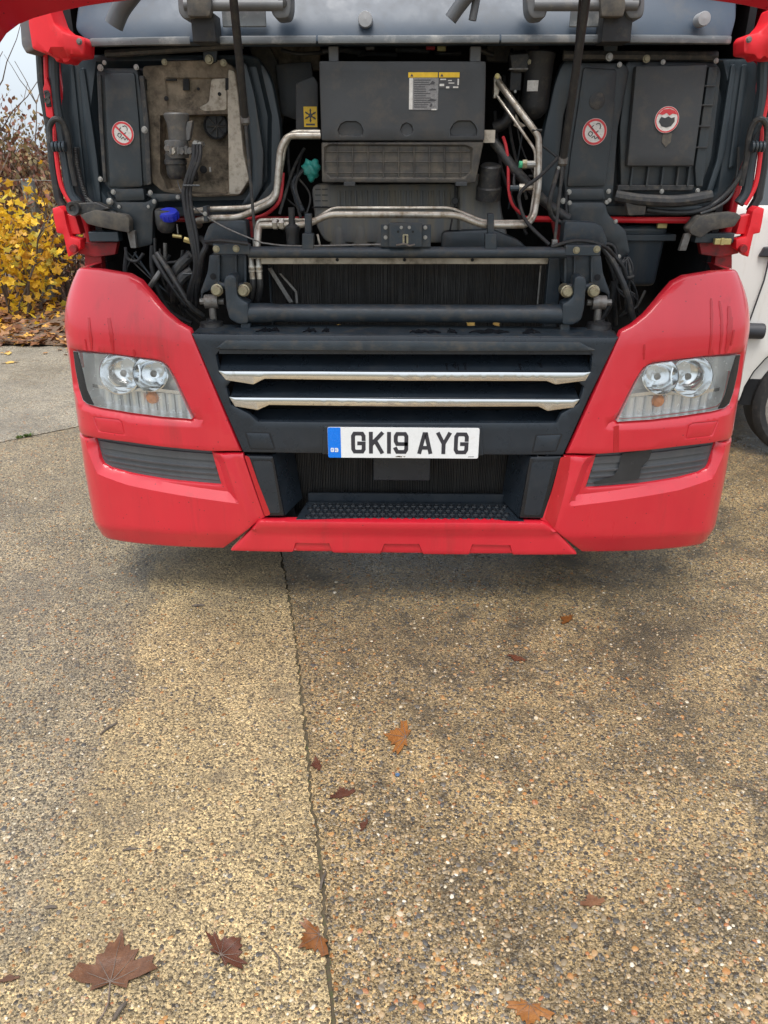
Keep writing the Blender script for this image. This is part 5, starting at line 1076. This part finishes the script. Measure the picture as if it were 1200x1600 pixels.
for P_, r_, m_ in (([(940, 384, .34), (955, 405, .32), (968, 430, .30), (980, 460, .29), (990, 500, .29)], .011, 'hose'), ([(948, 386, .35), (962, 402, .33), (974, 418, .33), (978, 434, .34), (990, 432, .35)], .007, 'rubber'), ([(958, 440, .36), (956, 470, .36), (940, 500, .36)], .010, 'rubber'), ([(1008, 454, .36), (996, 478, .36), (985, 486, .36)], .005, 'hose'),
                   ([(872, 246, .34), (845, 274, .26), (815, 298, .25), (812, 318, .25), (824, 348, .20), (858, 382, .17)], .006, 'rubber'), ([(873, 262, .33), (862, 300, .30), (858, 322, .30), (864, 340, .32), (880, 350, .33)], .008, 'hose'), ([(861, 386, .15), (900, 376, .15), (940, 383, .17), (960, 400, .25)], .006, 'rubber'), ([(838, 222, .36), (858, 236, .35), (876, 252, .34)], .0035, 'rubber'), ([(804, 268, .38), (803, 286, .34), (806, 296, .32)], .005, 'rubber')):
    tpx('hose', P_, r_, m_, B)
for i in range(26):     # small wiring and air lines across the dark gaps
    r2 = random.Random(100 + i)
    if i < 11: a0 = (r2.uniform(180, 300), r2.uniform(386, 400), .40); b0 = (r2.uniform(200, 320), r2.uniform(470, 512), .42)
    elif i < 17: a0 = (r2.uniform(440, 480), r2.uniform(215, 300), .55); b0 = (r2.uniform(430, 490), r2.uniform(330, 372), .48)
    elif i < 22: a0 = (r2.uniform(765, 860), r2.uniform(95, 230), .56); b0 = (r2.uniform(785, 880), r2.uniform(300, 372), .52)
    else: a0 = (r2.uniform(945, 985), r2.uniform(400, 410), .42); b0 = (r2.uniform(940, 1010), r2.uniform(480, 510), .44)
    m0 = ((a0[0] + b0[0]) / 2 + r2.gauss(0, 16), (a0[1] + b0[1]) / 2 + r2.gauss(0, 8), .40 if i < 11 or i > 21 else .52)
    tpx('wire', [a0, m0, b0], r2.choice([.003, .004, .006, .009]), r2.choice(['rubber', 'hose', 'hose', 'chassis_paint']), B, 8)
for i in range(34):     # corrugated conduit
    t = i / 33; MB().lathe(at(118 + 6 * t + 14 * t * t, 232 + 84 * t, .40), (.12, 0, -1), [(.0075, -.003), (.0095, 0), (.0075, .003)], 10).build('conduit_ring', 'rubber', B)
# --- gas struts of the flap
for P_, cut in (([(362, -30, .03), (383, 186, .215), (400, 384, .20)], .52), ([(920, -30, .03), (880, 250, .215), (866, 384, .20)], .60)):
    a, k_, b = (at(*p) for p in P_); gs = MB().tube([a, k_], .0125, 14).build('gas_strut', 'rubber', B); MB().tube([k_, b], .0052, 10).build('strut_rod', 'hose', gs)
    MB().lathe(k_, (b - k_), [(.0125, -.01), (.015, -.008), (.015, .012), (.008, .018)], 14).build('strut_collar', 'dull_metal', gs); MB().box(b + Vector((-.009, -.009, -.012)), b + Vector((.009, .009, .02))).build('strut_end', 'zinc', gs, bevel=.002)
tpx('flap_cable', [(908, -20, .05), (896, 120, .18), (884, 250, .24), (870, 320, .24)], .004, 'rubber', B)
for u, v in ((876, 252), (873, 262)): bolt(u, v, .22, 2.5, 'zinc', B)
# --- cab front under the windscreen
CYt = .30
cf = fpanel('scuttle_panel', [(96, -40), (1182, -40), (1170, 20), (1152, 62), (600, 66), (130, 66), (100, 40)], CYt, 'cab_panel', B, .10, .012, .02, grid=.08, step=.04, offs=lambda A: -.10 * np.clip((A[:, 1] - 1.90) / .2, 0, 1) ** 1.2 - .10 * (np.abs(A[:, 0]) / 1.25) ** 4)
for u0, u1 in ((134, 296), (338, 494), (497, 780), (783, 945), (986, 1150)):
    n_ = 10; V = []
    for i in range(n_ + 1):
        u = u0 + (u1 - u0) * i / n_; p = at(u, 60 - (u - 635) * .004 + 1.5, CYt - .012); y = CYt - .008 + .10 * (abs(p.x) / 1.25) ** 4
        for dy, dz in ((0, .012), (-.010, .008), (-.012, 0), (-.010, -.010), (.004, -.012)): V.append((p.x, y + dy, p.z + dz))
    mobj('scuttle_seal', V, [(i * 5 + k, i * 5 + k + 1, (i + 1) * 5 + k + 1, (i + 1) * 5 + k) for i in range(n_) for k in range(4)], 'cab_strip', cf, sharp=50)
for u, v, r_ in ((571, 31, 9.5), (1098, 30, 8.5)): cpx('blanking_plug', u, v, CYt + .015, r_, .022, 'plug_grey', cf, lambda r: [(r, -.03), (r, .012), (r * .92, .017), (0, .019)])
for u0, u1, ub in ((276, 455, 297), (822, 1008, 944)):
    gh = MB().tube([at(u0 + 12, 8, .22), at(u1 - 12, 8, .22)], .016, 12).build('grab_handle', 'grey_plastic', B)
    for u in (u0, u1 - 34): fpanel('handle_foot', [(u, -20), (u + 34, -20), (u + 34, 14), (u + 30, 28), (u + 10, 30), (u + 2, 18)], .215, 'grey_plastic', gh, .08, .008, .012)
    fpanel('hinge_arm', [(ub - 8, -30), (ub + 30, -30), (ub + 34, 10), (ub + 30, 26), (ub - 4, 26)], .19, 'dusty_plastic', gh, .03, .004, .006)
    bpx('hinge_block', ub, 20, ub + 41, 66, .23, .09, 'rubber', gh, .004); bpx('foot_recess', u0 + 70, 16, u0 + 140, 42, CYt - .002, .01, 'cab_strip', gh, .003)
    cpx('foot_bolt', u1 - 14, 4, .212, 6, .004, 'hose', gh)
for P_, r_ in (([(214, -20, .20), (190, 12, .215), (178, 40, .22)], .028), ([(742, -20, .20), (718, 10, .215), (704, 30, .22)], .020), ([(748, -20, .22), (738, 32, .22)], .012)): tpx('wiper_spindle', P_, r_, 'vent_plastic', B, 14)
# red corner caps of the cab and dark mirror arm beside the left one
cl2 = fpanel('corner_cap', [(50, 10), (80, 6), (92, 40), (106, 52), (128, 57), (133, 64), (132, 88), (112, 90), (106, 98), (98, 98), (96, 92), (88, 98), (82, 88), (56, 78), (50, 40)], .27, 'red_matt', B, .08, .008, .008,
             offs=lambda A: .030 * (np.clip((np.abs(A[:, 0]) - 1.02) / .05, 0, 1) * np.clip((A[:, 1] - 1.875) / .012, 0, 1)), grid=.02, step=.012)
bolt(124, 65, .262, 4, 'dull_metal', cl2)
cr2 = fpanel('corner_cap', [(1240, 10), (1208, 12), (1198, 36), (1186, 50), (1168, 54), (1162, 62), (1162, 84), (1180, 86), (1184, 93), (1190, 93), (1194, 88), (1202, 93), (1240, 90)], .27, 'red_matt', B, .08, .008, .008,
             offs=lambda A: .030 * (np.clip((np.abs(A[:, 0]) - 1.09) / .05, 0, 1) * np.clip((A[:, 1] - 1.885) / .012, 0, 1)), grid=.02, step=.012)
bolt(1170, 62, .262, 4, 'dull_metal', cr2)
for sx in (0, 1):
    f = (lambda u: u) if sx == 0 else (lambda u: 1272 - u)
    fpanel('corner_trim', [(f(u), v) for u, v in ((28, 10), (56, 10), (54, 60), (56, 78), (40, 84), (32, 70))], .30, 'grey_plastic', B, .10, .01, .008)

# ================================================================ VERGE, HEDGE, VAN
vb = MB(); nX, nY = 50, 40; V = []
for j in range(nY + 1):
    for i in range(nX + 1):
        x = -11 + 9.4 * i / nX; y = 4.42 + 12 * (j / nY) ** 1.5; V.append((x, y + .05 * math.sin(x * 3.1) * (j == 0), .012 + (0 if j == 0 else .05 * (math.sin(x * 2.1 + y) * math.cos(y * 1.7) + .5) + .02 * rng.random())))
tag(mobj('verge_ground', V, [(j * (nX + 1) + i, j * (nX + 1) + i + 1, (j + 1) * (nX + 1) + i + 1, (j + 1) * (nX + 1) + i) for j in range(nY) for i in range(nX)], 'soil'), 'bare brown soil of the verge beyond the concrete', None, kind='structure')
half_leaf = [(0, 0), (.16, -.07), (.40, -.14), (.36, .02), (.60, .06), (.95, .20), (.80, .30), (.88, .48), (.58, .42), (.40, .40), (.48, .64), (.30, .62), (.24, .84), (.12, .80), (0, 1.08)]
LEAF = [Vector((x, y, 0)) for x, y in half_leaf] + [Vector((-x, y, 0)) for x, y in half_leaf[-2:0:-1]]
SIMPLE = [Vector(p) for p in ((0, 0, 0), (.45, -.05, .05), (.5, .35, .08), (.85, .5, .0), (.35, .62, .05), (0, 1.0, -.05), (-.35, .62, .05), (-.85, .5, 0), (-.5, .35, .08), (-.45, -.05, .05))]
OVAL = [Vector(p) for p in ((0, 0, 0), (.28, .3, .05), (.3, .6, .06), (0, 1, -.04), (-.3, .6, .06), (-.28, .3, .05))]
def leaves(name, spots, shape, m, parent=None):
    """spots: (position, size, tint, flatness); one mesh of folded leaf blades"""
    V = []; F = []; tn = []; n = len(shape) + 1
    c = sum(shape, Vector()) / len(shape) + Vector((0, 0, -.06))
    for p, s_, t_, fl in spots:
        e = Euler((rng.gauss(0, fl), rng.gauss(0, fl), rng.uniform(0, 6.28))).to_matrix() if fl < 2 else Euler((rng.uniform(.3, 2.4), rng.uniform(-.7, .7), rng.uniform(0, 6.28))).to_matrix()
        b = len(V)
        for q in shape + [c]: V.append(tuple(e @ (q * s_) + Vector(p)))
        F += [(b + i, b + (i + 1) % (n - 1), b + n - 1) for i in range(n - 1)]; tn.append(t_)
    return tint_mesh(name, np.array(V), F, m, np.array(tn), n, None, False) if parent is None else adopt(tint_mesh(name, np.array(V), F, m, np.array(tn), n, None, False), parent)
def adopt(o, parent): o.parent = parent; o.matrix_parent_inverse = Matrix.Translation(-worldloc(parent)); return o
def stems(name, base, n, h, spread, r, m, parent, seed, lean_=(0, 0), sub=3):
    r2 = random.Random(seed); mb = MB(); tips = []
    for i in range(n):
        a = r2.uniform(0, 6.28); d = Vector((math.cos(a) * spread + lean_[0], math.sin(a) * spread * .7 + lean_[1], h * r2.uniform(.6, 1.0))); p0 = base + Vector((r2.gauss(0, .12), r2.gauss(0, .1), 0))
        P_ = [p0]; 
        for k in range(1, 7): P_.append(p0 + d * (k / 6) + Vector((r2.gauss(0, .03), r2.gauss(0, .03), 0)) * k / 3)
        mb.tube(spline(P_, 2), r, 6, rf=lambda t: 1 - .75 * t); tips += [(P_[k], k / 6) for k in range(2, 7)]
        for k in range(sub):
            t = r2.randint(2, 5); q0 = P_[t]; b = r2.uniform(0, 6.28); e = Vector((math.cos(b), math.sin(b), r2.uniform(.4, 1.6))).normalized() * h * r2.uniform(.15, .35); Q = [q0 + e * j / 4 + Vector((r2.gauss(0, .015), r2.gauss(0, .015), r2.gauss(0, .015))) for j in range(5)]
            Q[0] = q0; mb.tube(Q, r * .45, 5, rf=lambda t: 1 - .7 * t); tips += [(Q[j], 1) for j in (2, 3, 4)]
    return mb.build(name, m, parent), tips
# yellow maple at the left edge
c = at(8, 392, 5.6); mt = empty('maple_shrub', (c.x, 5.7, 0)); tag(mt, 'yellow-leaved maple shrub at the edge of the yard, left of the lorry', 'shrub')
_, tips = stems('trunk', Vector((c.x, 5.7, 0)), 9, 1.35, .55, .016, 'bark', mt, 3)
sp = []
for _ in range(1150):
    a, b = rng.gauss(0, .36), rng.gauss(0, .30); zz = c.z + rng.gauss(-.02, .34)
    if rng.random() < .5: t_ = rng.choice(tips)[0]; p = t_ + Vector((rng.gauss(0, .12), rng.gauss(0, .12), rng.gauss(0, .10)))
    else: p = Vector((c.x + a, 5.6 + b, max(.1, zz)))
    if p.z < .1 or p.x > at(78, 300, 5.6).x + rng.gauss(0, .10): continue
    sp.append((p, rng.uniform(.03, .078), rng.choice([.0, .1, .2, .35, .5, .6, .65, .75, .95]) + rng.uniform(-.05, .05), 3))
leaves('crown', sp, SIMPLE, 'yellow_leaf', mt)
# reddish bramble bushes behind
for i, (u, Yb, h, n, lab) in enumerate(((-25, 7.0, 2.1, 30, 'tall tangled bramble bush with reddish leaves, behind the yellow maple'), (62, 7.2, 2.05, 34, 'bramble bush of brown twigs and rusty leaves around the grey post'), (118, 6.5, 1.5, 34, 'low bramble bush of bare brown twigs right beside the lorry cab'), (170, 7.6, 1.9, 24, 'dark bramble bush mostly hidden behind the lorry cab'))):
    b = at(u, 480, Yb); bu = empty('bramble_bush', (b.x, Yb, 0)); tag(bu, lab, 'bush', 'brambles along the verge')
    _, tips = stems('twigs', Vector((b.x, Yb, 0)), n * 2, h, .42, .007, 'twig', bu, 20 + i, sub=5)
    sp = []
    for t_, k in tips:
        for _ in range(4 if i != 2 else 2):
            if rng.random() < .8: sp.append((t_ + Vector((rng.gauss(0, .08), rng.gauss(0, .08), rng.gauss(0, .08))), rng.uniform(.035, .075), rng.random() if t_.z > .75 else rng.uniform(0, .75), 3))
    leaves('foliage', sp, OVAL, 'bramble_leaf', bu)
# bare saplings against the sky
for i, (u, Yb, h, r_, n, lab) in enumerate(((0, 6.0, 3.6, .026, 2, 'thin bare sapling at the far left edge, behind the yellow maple'), (24, 7.0, 3.5, .018, 4, 'slender bare sapling rising against the sky left of the cab'), (52, 7.4, 2.7, .014, 4, 'short bare sapling with a few leaves near the grey post'))):
    b = at(u, 480, Yb); bu = empty('bare_sapling', (b.x, Yb, 0)); tag(bu, lab, 'tree', 'bare saplings in the hedge')
    _, tips = stems('trunk', Vector((b.x, Yb, 0)), n, h, .22, r_, 'twig', bu, 40 + i, sub=5)
    leaves('foliage', [(t_ + Vector((rng.gauss(0, .03), 0, rng.gauss(0, .03))), rng.uniform(.03, .05), rng.random(), 3) for t_, k in tips if rng.random() < .22], OVAL, 'brown_leaf', bu)
# concrete fence post with strands of wire
b = at(64, 400, 6.3); fp = MB(); fp.prism([(b.x - .055, 6.25, 0), (b.x + .055, 6.25, 0), (b.x + .055, 6.36, 0), (b.x - .055, 6.36, 0)], (0, 0, 1.36)); fpo = fp.build('fence_post', 'post_concrete', bevel=.012); tag(fpo, 'weathered grey concrete fence post standing in the brambles', 'post')
for z in (.55, .95, 1.35): mobj('wire', *(lambda m_: (m_.V, m_.F))(MB().tube([(b.x - 3.5, 6.24, z), (b.x - 1.5, 6.24, z - .03), (b.x, 6.24, z), (b.x + 1.5, 6.24, z - .03), (b.x + 3.5, 6.24, z)], .003, 5)), 'dull_metal', fpo)
# fallen leaves on the verge
sp = []
for _ in range(8500):
    y = 4.45 + rng.random() ** 1.3 * 4; x = -5.2 + rng.random() * 4.0; sp.append(((x, y, .03 + .07 * rng.random() * min(1, (y - 4.4))), rng.uniform(.04, .085), rng.random() ** 1.3, .35))
for _ in range(60): sp.append(((-5.2 + rng.random() * 3.4, 4.44 - abs(rng.gauss(0, .25)), .010), rng.uniform(.03, .05), rng.random(), .15))
tag(leaves('leaf_litter', sp, SIMPLE, 'litter_leaf'), 'mat of fallen brown and orange leaves along the verge', 'leaf litter', kind='stuff')
# weeds in the cross joint
sp = []
for _ in range(70):
    u = rng.choice([34, 30, 118, 112]) + rng.gauss(0, 4); p = Vector((atz(u, 690).x, 0, 0)); p.y = yc(p.x) + rng.gauss(0, .006); p.z = .002; sp.append((p, rng.uniform(.01, .028), rng.random(), 3))
tag(leaves('joint_moss', sp, OVAL, 'grass_leaf'), 'tuft of green moss and weed in the slab joint', 'moss', kind='stuff')
# dense dark wood line on the horizon
V = []; F = []
hb_ = MB(); r2 = random.Random(4)
for i in range(150):
    a = R(-70 + 140 * i / 150); d = r2.uniform(60, 75); p = Vector((math.sin(a) * d, math.cos(a) * d, 0)); h = r2.uniform(.9, 1.7); bm = bmesh.new(); bmesh.ops.create_icosphere(bm, subdivisions=2, radius=1)
    vs = [Vector((v.co.x * 2.2 * r2.uniform(.85, 1.2), v.co.y * 1.6, v.co.z * h * .6 * r2.uniform(.85, 1.15) + h * .4)) + p for v in bm.verts]; fs = [tuple(v.index for v in f.verts) for f in bm.faces]; bm.free(); hb_.add(vs, fs)
mat('far_wood', (.085, .075, .055), .95, 0, .4, .8, (.05, .05, .03), .4)
tag(hb_.build('distant_hedgerow', 'far_wood', smooth=False), 'low brown hedgerow on the far horizon', 'hedgerow', kind='stuff')

# --- white van at the right
vy = 1.80; vw = atz(1249, 716); VAN = empty('white_van', (vw.x, vw.y, 0)); tag(VAN, 'white van parked on the right behind the lorry, one wheel showing', 'van')
ang_v = R(-6)
def VP(x, y, z): c_, s_ = math.cos(ang_v), math.sin(ang_v); return (vw.x + x * c_ - y * s_, vw.y + x * s_ + y * c_, z)
arch = [(.40 * math.cos(a), .33 + .40 * math.sin(a)) for a in [math.pi * k / 14 for k in range(14, -1, -1)]]
arch = [(x, max(z, .30)) for x, z in arch]
side = [(-.72, .42), (-.60, .36), (-.42, .34)] + arch + [(.42, .34), (3.1, .36), (3.1, 1.36), (-.70, 1.36), (-.74, .9)]
vb_ = panel('body_side', fillet(side, [.03] * 3 + [.002] * 15 + [.03] * 5), lambda a, b, o: VP(a, -.04 - o + .05 * max(0, b - .95) ** 1.2 + .10 * max(0, .62 - b) ** 2 , b), 'van_white', VAN, (), .04, .06, .03, .02)
body = MB(); P_ = [VP(-.66, .02, .40), VP(3.06, .02, .40), VP(3.06, 1.75, .40), VP(-.66, 1.75, .40)]; body.prism(P_, (0, 0, .95)); body.build('body', 'van_white', VAN, bevel=.06, seg=3)
gh_ = [VP(-.60, .06, 1.34), VP(3.0, .06, 1.34), VP(3.0, 1.70, 1.34), VP(-.60, 1.70, 1.34)]; gt = [VP(-.40, .16, 1.84), VP(2.9, .16, 1.84), VP(2.9, 1.60, 1.84), VP(-.40, 1.60, 1.84)]
MB().add(gh_ + gt, [(0, 1, 5, 4), (1, 2, 6, 5), (2, 3, 7, 6), (3, 0, 4, 7), (4, 5, 6, 7)]).build('window_band', 'van_glass', VAN, smooth=False)
MB().prism([Vector(p) + Vector((0, 0, .001)) for p in gt], (0, 0, .07)).build('roof', 'van_white', VAN, bevel=.03)
for x0, x1 in ((-.62, -.52), (.9, .98), (2.9, 3.0)):
    MB().add([VP(x0, .045, 1.34), VP(x1, .045, 1.34), VP(x1 + .1, .145, 1.85), VP(x0 + .1, .145, 1.85), VP(x0, .09, 1.34), VP(x1, .09, 1.34), VP(x1 + .1, .19, 1.85), VP(x0 + .1, .19, 1.85)], [(0, 1, 2, 3), (7, 6, 5, 4), (0, 4, 5, 1), (1, 5, 6, 2), (2, 6, 7, 3), (3, 7, 4, 0)]).build('window_pillar', 'van_white', VAN, smooth=False)
MB().tube([VP(-.40, -.048, 1.30), VP(-.41, -.052, 1.0), VP(-.44, -.052, .80), VP(-.47, -.046, .66)], .004, 6).build('door_seam', 'van_black', VAN)
MB().prism([VP(-.46, -.062, 1.115), VP(1.6, -.062, 1.115), VP(1.6, -.062, 1.165), VP(-.44, -.062, 1.165)], (0, .03, 0)).build('door_rail', 'van_black', VAN, bevel=.008)
MB().tube([VP(-.74, -.05, .735), VP(-.36, -.06, .735)], .042, 14).build('rubbing_strip', 'van_black', VAN, bevel=.01)
lin = MB()
for k in range(14):
    a0, a1 = math.pi * k / 14, math.pi * (k + 1) / 14
    q_ = [(.398 * math.cos(a), .33 + .398 * math.sin(a)) for a in (a0, a1)]; lin.add([VP(q_[0][0], -.03, q_[0][1]), VP(q_[1][0], -.03, q_[1][1]), VP(q_[1][0], .30, q_[1][1]), VP(q_[0][0], .30, q_[0][1])], [(0, 1, 2, 3)])
lin.build('arch_liner', 'van_black', VAN); MB().prism([VP(-.45, .022, .30), VP(.45, .022, .30), VP(.45, .022, .80), VP(-.45, .022, .80)], (0, .005, 0)).build('arch_back', 'bay_dark', VAN)
for wx in (0, 2.6):
    wc = Vector(VP(wx, .085, .325)); ax = Vector((math.sin(ang_v), -math.cos(ang_v), 0))
    ty = MB().lathe(wc, ax, [(.235, -.10), (.29, -.105), (.32, -.085), (.325, -.05), (.325, .05), (.32, .085), (.305, .10), (.285, .108), (.258, .104), (.245, .09), (.235, .04), (.235, -.04), (.235, -.10)], 48, caps=False).build('wheel', 'tyre', VAN, sharp=30)
    MB().lathe(wc, ax, [(.242, .088), (.252, .098), (.242, .101), (.222, .08), (.205, .045), (.13, .03), (.10, .052), (.07, .06), (.06, .075), (0, .078)], 36, caps=False).build('rim', 'wheel_rim', ty, sharp=30)
    for k in range(10):
        a = k * math.pi / 5; e1 = Vector((0, 0, 1)); e2 = ax.cross(e1); MB().lathe(wc + (e1 * math.sin(a) + e2 * math.cos(a)) * .155 + ax * .034, ax, [(.018, 0), (.018, .003), (0, .003)], 10).build('rim_hole', 'bay_dark', ty)
for wx in (0, 2.6):
    wc = Vector(VP(wx, 1.62, .325)); ax = Vector((-math.sin(ang_v), math.cos(ang_v), 0)); MB().lathe(wc, ax, [(.20, -.10), (.29, -.105), (.325, -.05), (.325, .05), (.29, .105), (.20, .10)], 32).build('wheel', 'tyre', VAN)

# ================================================================ FALLEN LEAVES AND BITS ON THE YARD
def big_leaf(name, u, v, size_px, rot, m, label, curl=.10, squash=1.0, stem=0, grp='fallen leaves on the concrete', z=None, seed=0, onY=None):
    curl = curl * .6; r2 = random.Random(seed + int(u * 7 + v)); p = atz(u, v) if onY is None else at(u, v, onY)
    dist = (p - CAM).length; s_ = size_px / 1200 * dist / 1.75; e = Matrix.Rotation(rot, 3, 'Z')
    outl = densify([(q.x * r2.uniform(.9, 1.1), q.y * r2.uniform(.93, 1.07)) for q in LEAF], .12); cx = [(0, .1 + .08 * k) for k in range(10)] + [(.2 * s2, .18 + .1 * k) for k in range(4) for s2 in (1, -1)] + [(.45 * s2, .2) for s2 in (1, -1)]
    pts = [Vector(q) for q in outl] + [Vector(q) for q in cx]; n = len(outl)
    vo, eo, fo, *_ = delaunay_2d_cdt(pts, [(i, (i + 1) % n) for i in range(n)], [], 1, 1e-5)
    V = []
    ph = [r2.uniform(0, 6.28) for _ in range(3)]
    for q in vo:
        d = math.hypot(q.x, q.y - .4); h = curl * (.35 * d * d + .16 * math.sin(q.x * 7 + ph[0]) * d + .14 * math.sin(q.y * 9 + ph[1]) + .10 * abs(math.sin(math.atan2(q.x, q.y) * 3.5)) * d) + .02
        w3 = e @ Vector((q.x * s_, (q.y - .4) * s_ * squash, 0)); V.append((w3.x, w3.y, max(.004, h * s_ + .003)))
    F = [tuple(f) for f in fo]; nn = len(V); t0 = .5
    V = V + [(a, b, c - .0012) for a, b, c in V]; F = F + [tuple(i + nn for i in reversed(f)) for f in F]
    o = tint_mesh(name, np.array(V), F, m, np.array([r2.uniform(.25, .75)]), len(V)); o.location = (p.x, p.y, 0 if onY is None else p.z)
    if onY is not None: o.rotation_euler = (R(75), 0, 0)
    tag(o, label, 'leaf', grp)
    # veins and stem
    vn = MB()
    def pt(x, y, up=.0022):
        d = math.hypot(x, y - .4); h = curl * (.35 * d * d + .16 * math.sin(x * 7 + ph[0]) * d + .14 * math.sin(y * 9 + ph[1]) + .10 * abs(math.sin(math.atan2(x, y) * 3.5)) * d) + .02
        w3 = e @ Vector((x * s_, (y - .4) * s_ * squash, 0)); return Vector((w3.x, w3.y, max(.004, h * s_ + .003) + up * .5))
    if size_px > 45:
        for tx, ty in ((0, .98), (.78, .36), (-.78, .36), (.42, .56), (-.42, .56), (.33, -.06), (-.33, -.06)): vn.tube([pt(tx * k / 5, ty * k / 5 + .02 * (1 - k / 5)) for k in range(6)], s_ * .012, 5, rf=lambda t: 1 - .7 * t)
        if stem: vn.tube([pt(0, 0)] + [e @ Vector((.03 * k * s_ * math.sin(k), -(.4 + stem * k / 4) * s_ * squash, 0)) + Vector((0, 0, .006)) for k in range(1, 5)], s_ * .018, 6)
        vo_ = vn.build('vein', 'twig'); vo_.parent = o
    return o
big_leaf('maple_leaf', 180, 1508, 100, .12, 'wet_tan_leaf', 'largest brown maple leaf with a long stem, bottom left of the yard', .30, 1.15, .75)
big_leaf('maple_leaf', 358, 1484, 72, -.7, 'wet_brown_leaf', 'dark purplish-brown maple leaf between the large brown leaf and the orange one', .28, .85, .3)
big_leaf('maple_leaf', 488, 1470, 64, 2.2, 'wet_orange_leaf', 'orange-brown maple leaf lying against the slab joint', .3, .85)
big_leaf('maple_leaf', 622, 1152, 74, 1.4, 'wet_orange_leaf', 'rusty stain on the concrete below the number plate, built as a flattened leaf', .03, .75)  # leaf shape made up for a rusty stain in the concrete
big_leaf('maple_leaf', 535, 1240, 38, .4, 'wet_brown_leaf', 'small brown leaf just right of the slab joint', .2, .9)
big_leaf('maple_leaf', 494, 1196, 30, 1.9, 'wet_brown_leaf', 'small dark curled leaf on the slab joint', .4, .8)
big_leaf('maple_leaf', 807, 1030, 28, 2.6, 'wet_brown_leaf', 'small reddish-brown leaf in the middle of the right slab', .2, .9)
big_leaf('maple_leaf', 884, 968, 30, .9, 'wet_orange_leaf', 'small orange-brown leaf below the right bumper corner', .1, .9)
big_leaf('maple_leaf', 826, 1584, 58, 2.9, 'wet_orange_leaf', 'orange-brown leaf at the bottom edge, right of the joint', .2, .9)
big_leaf('maple_leaf', 925, 1408, 36, .2, 'wet_tan_leaf', 'faint brown stain on the lower right of the yard, built as a flat leaf', .05, .9)  # a faint stain, given the shape of a leaf
big_leaf('maple_leaf', 568, 1290, 24, 1.2, 'wet_brown_leaf', 'tiny dark leaf scrap between the brown leaf and the orange one', .3, .7)
big_leaf('maple_leaf', 14, 1530, 26, .2, 'wet_tan_leaf', 'small brown leaf at the bottom left edge of the photo', .2, .6)
big_leaf('maple_leaf', 16, 567, 22, .5, 'yellow_dead_leaf', 'pale yellow leaf on the concrete in front of the hedge', .3, .9)
big_leaf('maple_leaf', 12, 553, 20, 2.0, 'yellow_dead_leaf', 'yellow leaf right at the edge of the leaf litter', .3, .9)
for i, (u, v, s_, lab) in enumerate(((735, 508, 15, 'yellow leaf caught on the radiator, left of two at the right end'), (775, 505, 12, 'tan leaf caught on the radiator, right of two at the right end'), (530, 510, 8, 'tiny yellow leaf caught on the radiator left of centre'))):
    big_leaf('dead_leaf', u, v, s_ * 1.3, 1 + i, 'yellow_dead_leaf', lab, .25, 1, grp='leaves caught on the radiator', onY=.285)
def twig(u, v, L_, a, r_, label, m='bark', bend=.1):
    p = atz(u, v); d = Vector((math.cos(a), math.sin(a), 0)) * L_ / 2; n_ = Vector((-d.y, d.x, 0)) * bend
    o = MB().tube(spline([p - d + Vector((0, 0, r_)), p + n_ + Vector((0, 0, r_ * 1.3)), p + d + Vector((0, 0, r_))], 5), r_, 6, rf=lambda t: .6 + .4 * math.sin(math.pi * t)).build('twig', m); tag(o, label, 'twig', 'twigs and scraps on the concrete')
twig(310, 948, .05, .1, .005, 'short dark scrap of bark in front of the left bumper corner'); twig(170, 1140, .06, 1.0, .004, 'dark twig on the left slab edge'); twig(203, 1329, .035, .15, .0035, 'short purplish twig on the pale strip'); twig(290, 1331, .022, .1, .003, 'tiny dark twig near the middle of the pale strip')
twig(428, 1500, .07, -1.1, .002, 'thin curved stalk right of the dark maple leaf', bend=.3); twig(188, 1582, .04, 1.2, .005, 'dark twig beside the stem of the largest leaf'); twig(80, 1420, .028, .1, .004, 'dark chip of bark on the lower left slab'); twig(1180, 1240, .12, -.5, .0016, 'long thin black stalk at the right edge of the yard', bend=.15); twig(1050, 1250, .05, -1.3, .0014, 'thin dark stalk on the right slab', bend=.2); twig(505, 1378, .05, 1.4, .0035, 'dark twig lying in the slab joint'); twig(467, 1388, .03, -.3, .003, 'short reddish twig on the pale strip near the joint')
cp_ = atz(621, 1212); o = MB().lathe((cp_.x, cp_.y, .001), (0, 0, 1), [(.0055, 0), (.006, .002), (.006, .004), (.004, .004), (.003, .002), (0, .002)], 16).build('plastic_cap', 'blue_glass'); tag(o, 'tiny blue plastic ring on the concrete below the rusty stain', 'litter')
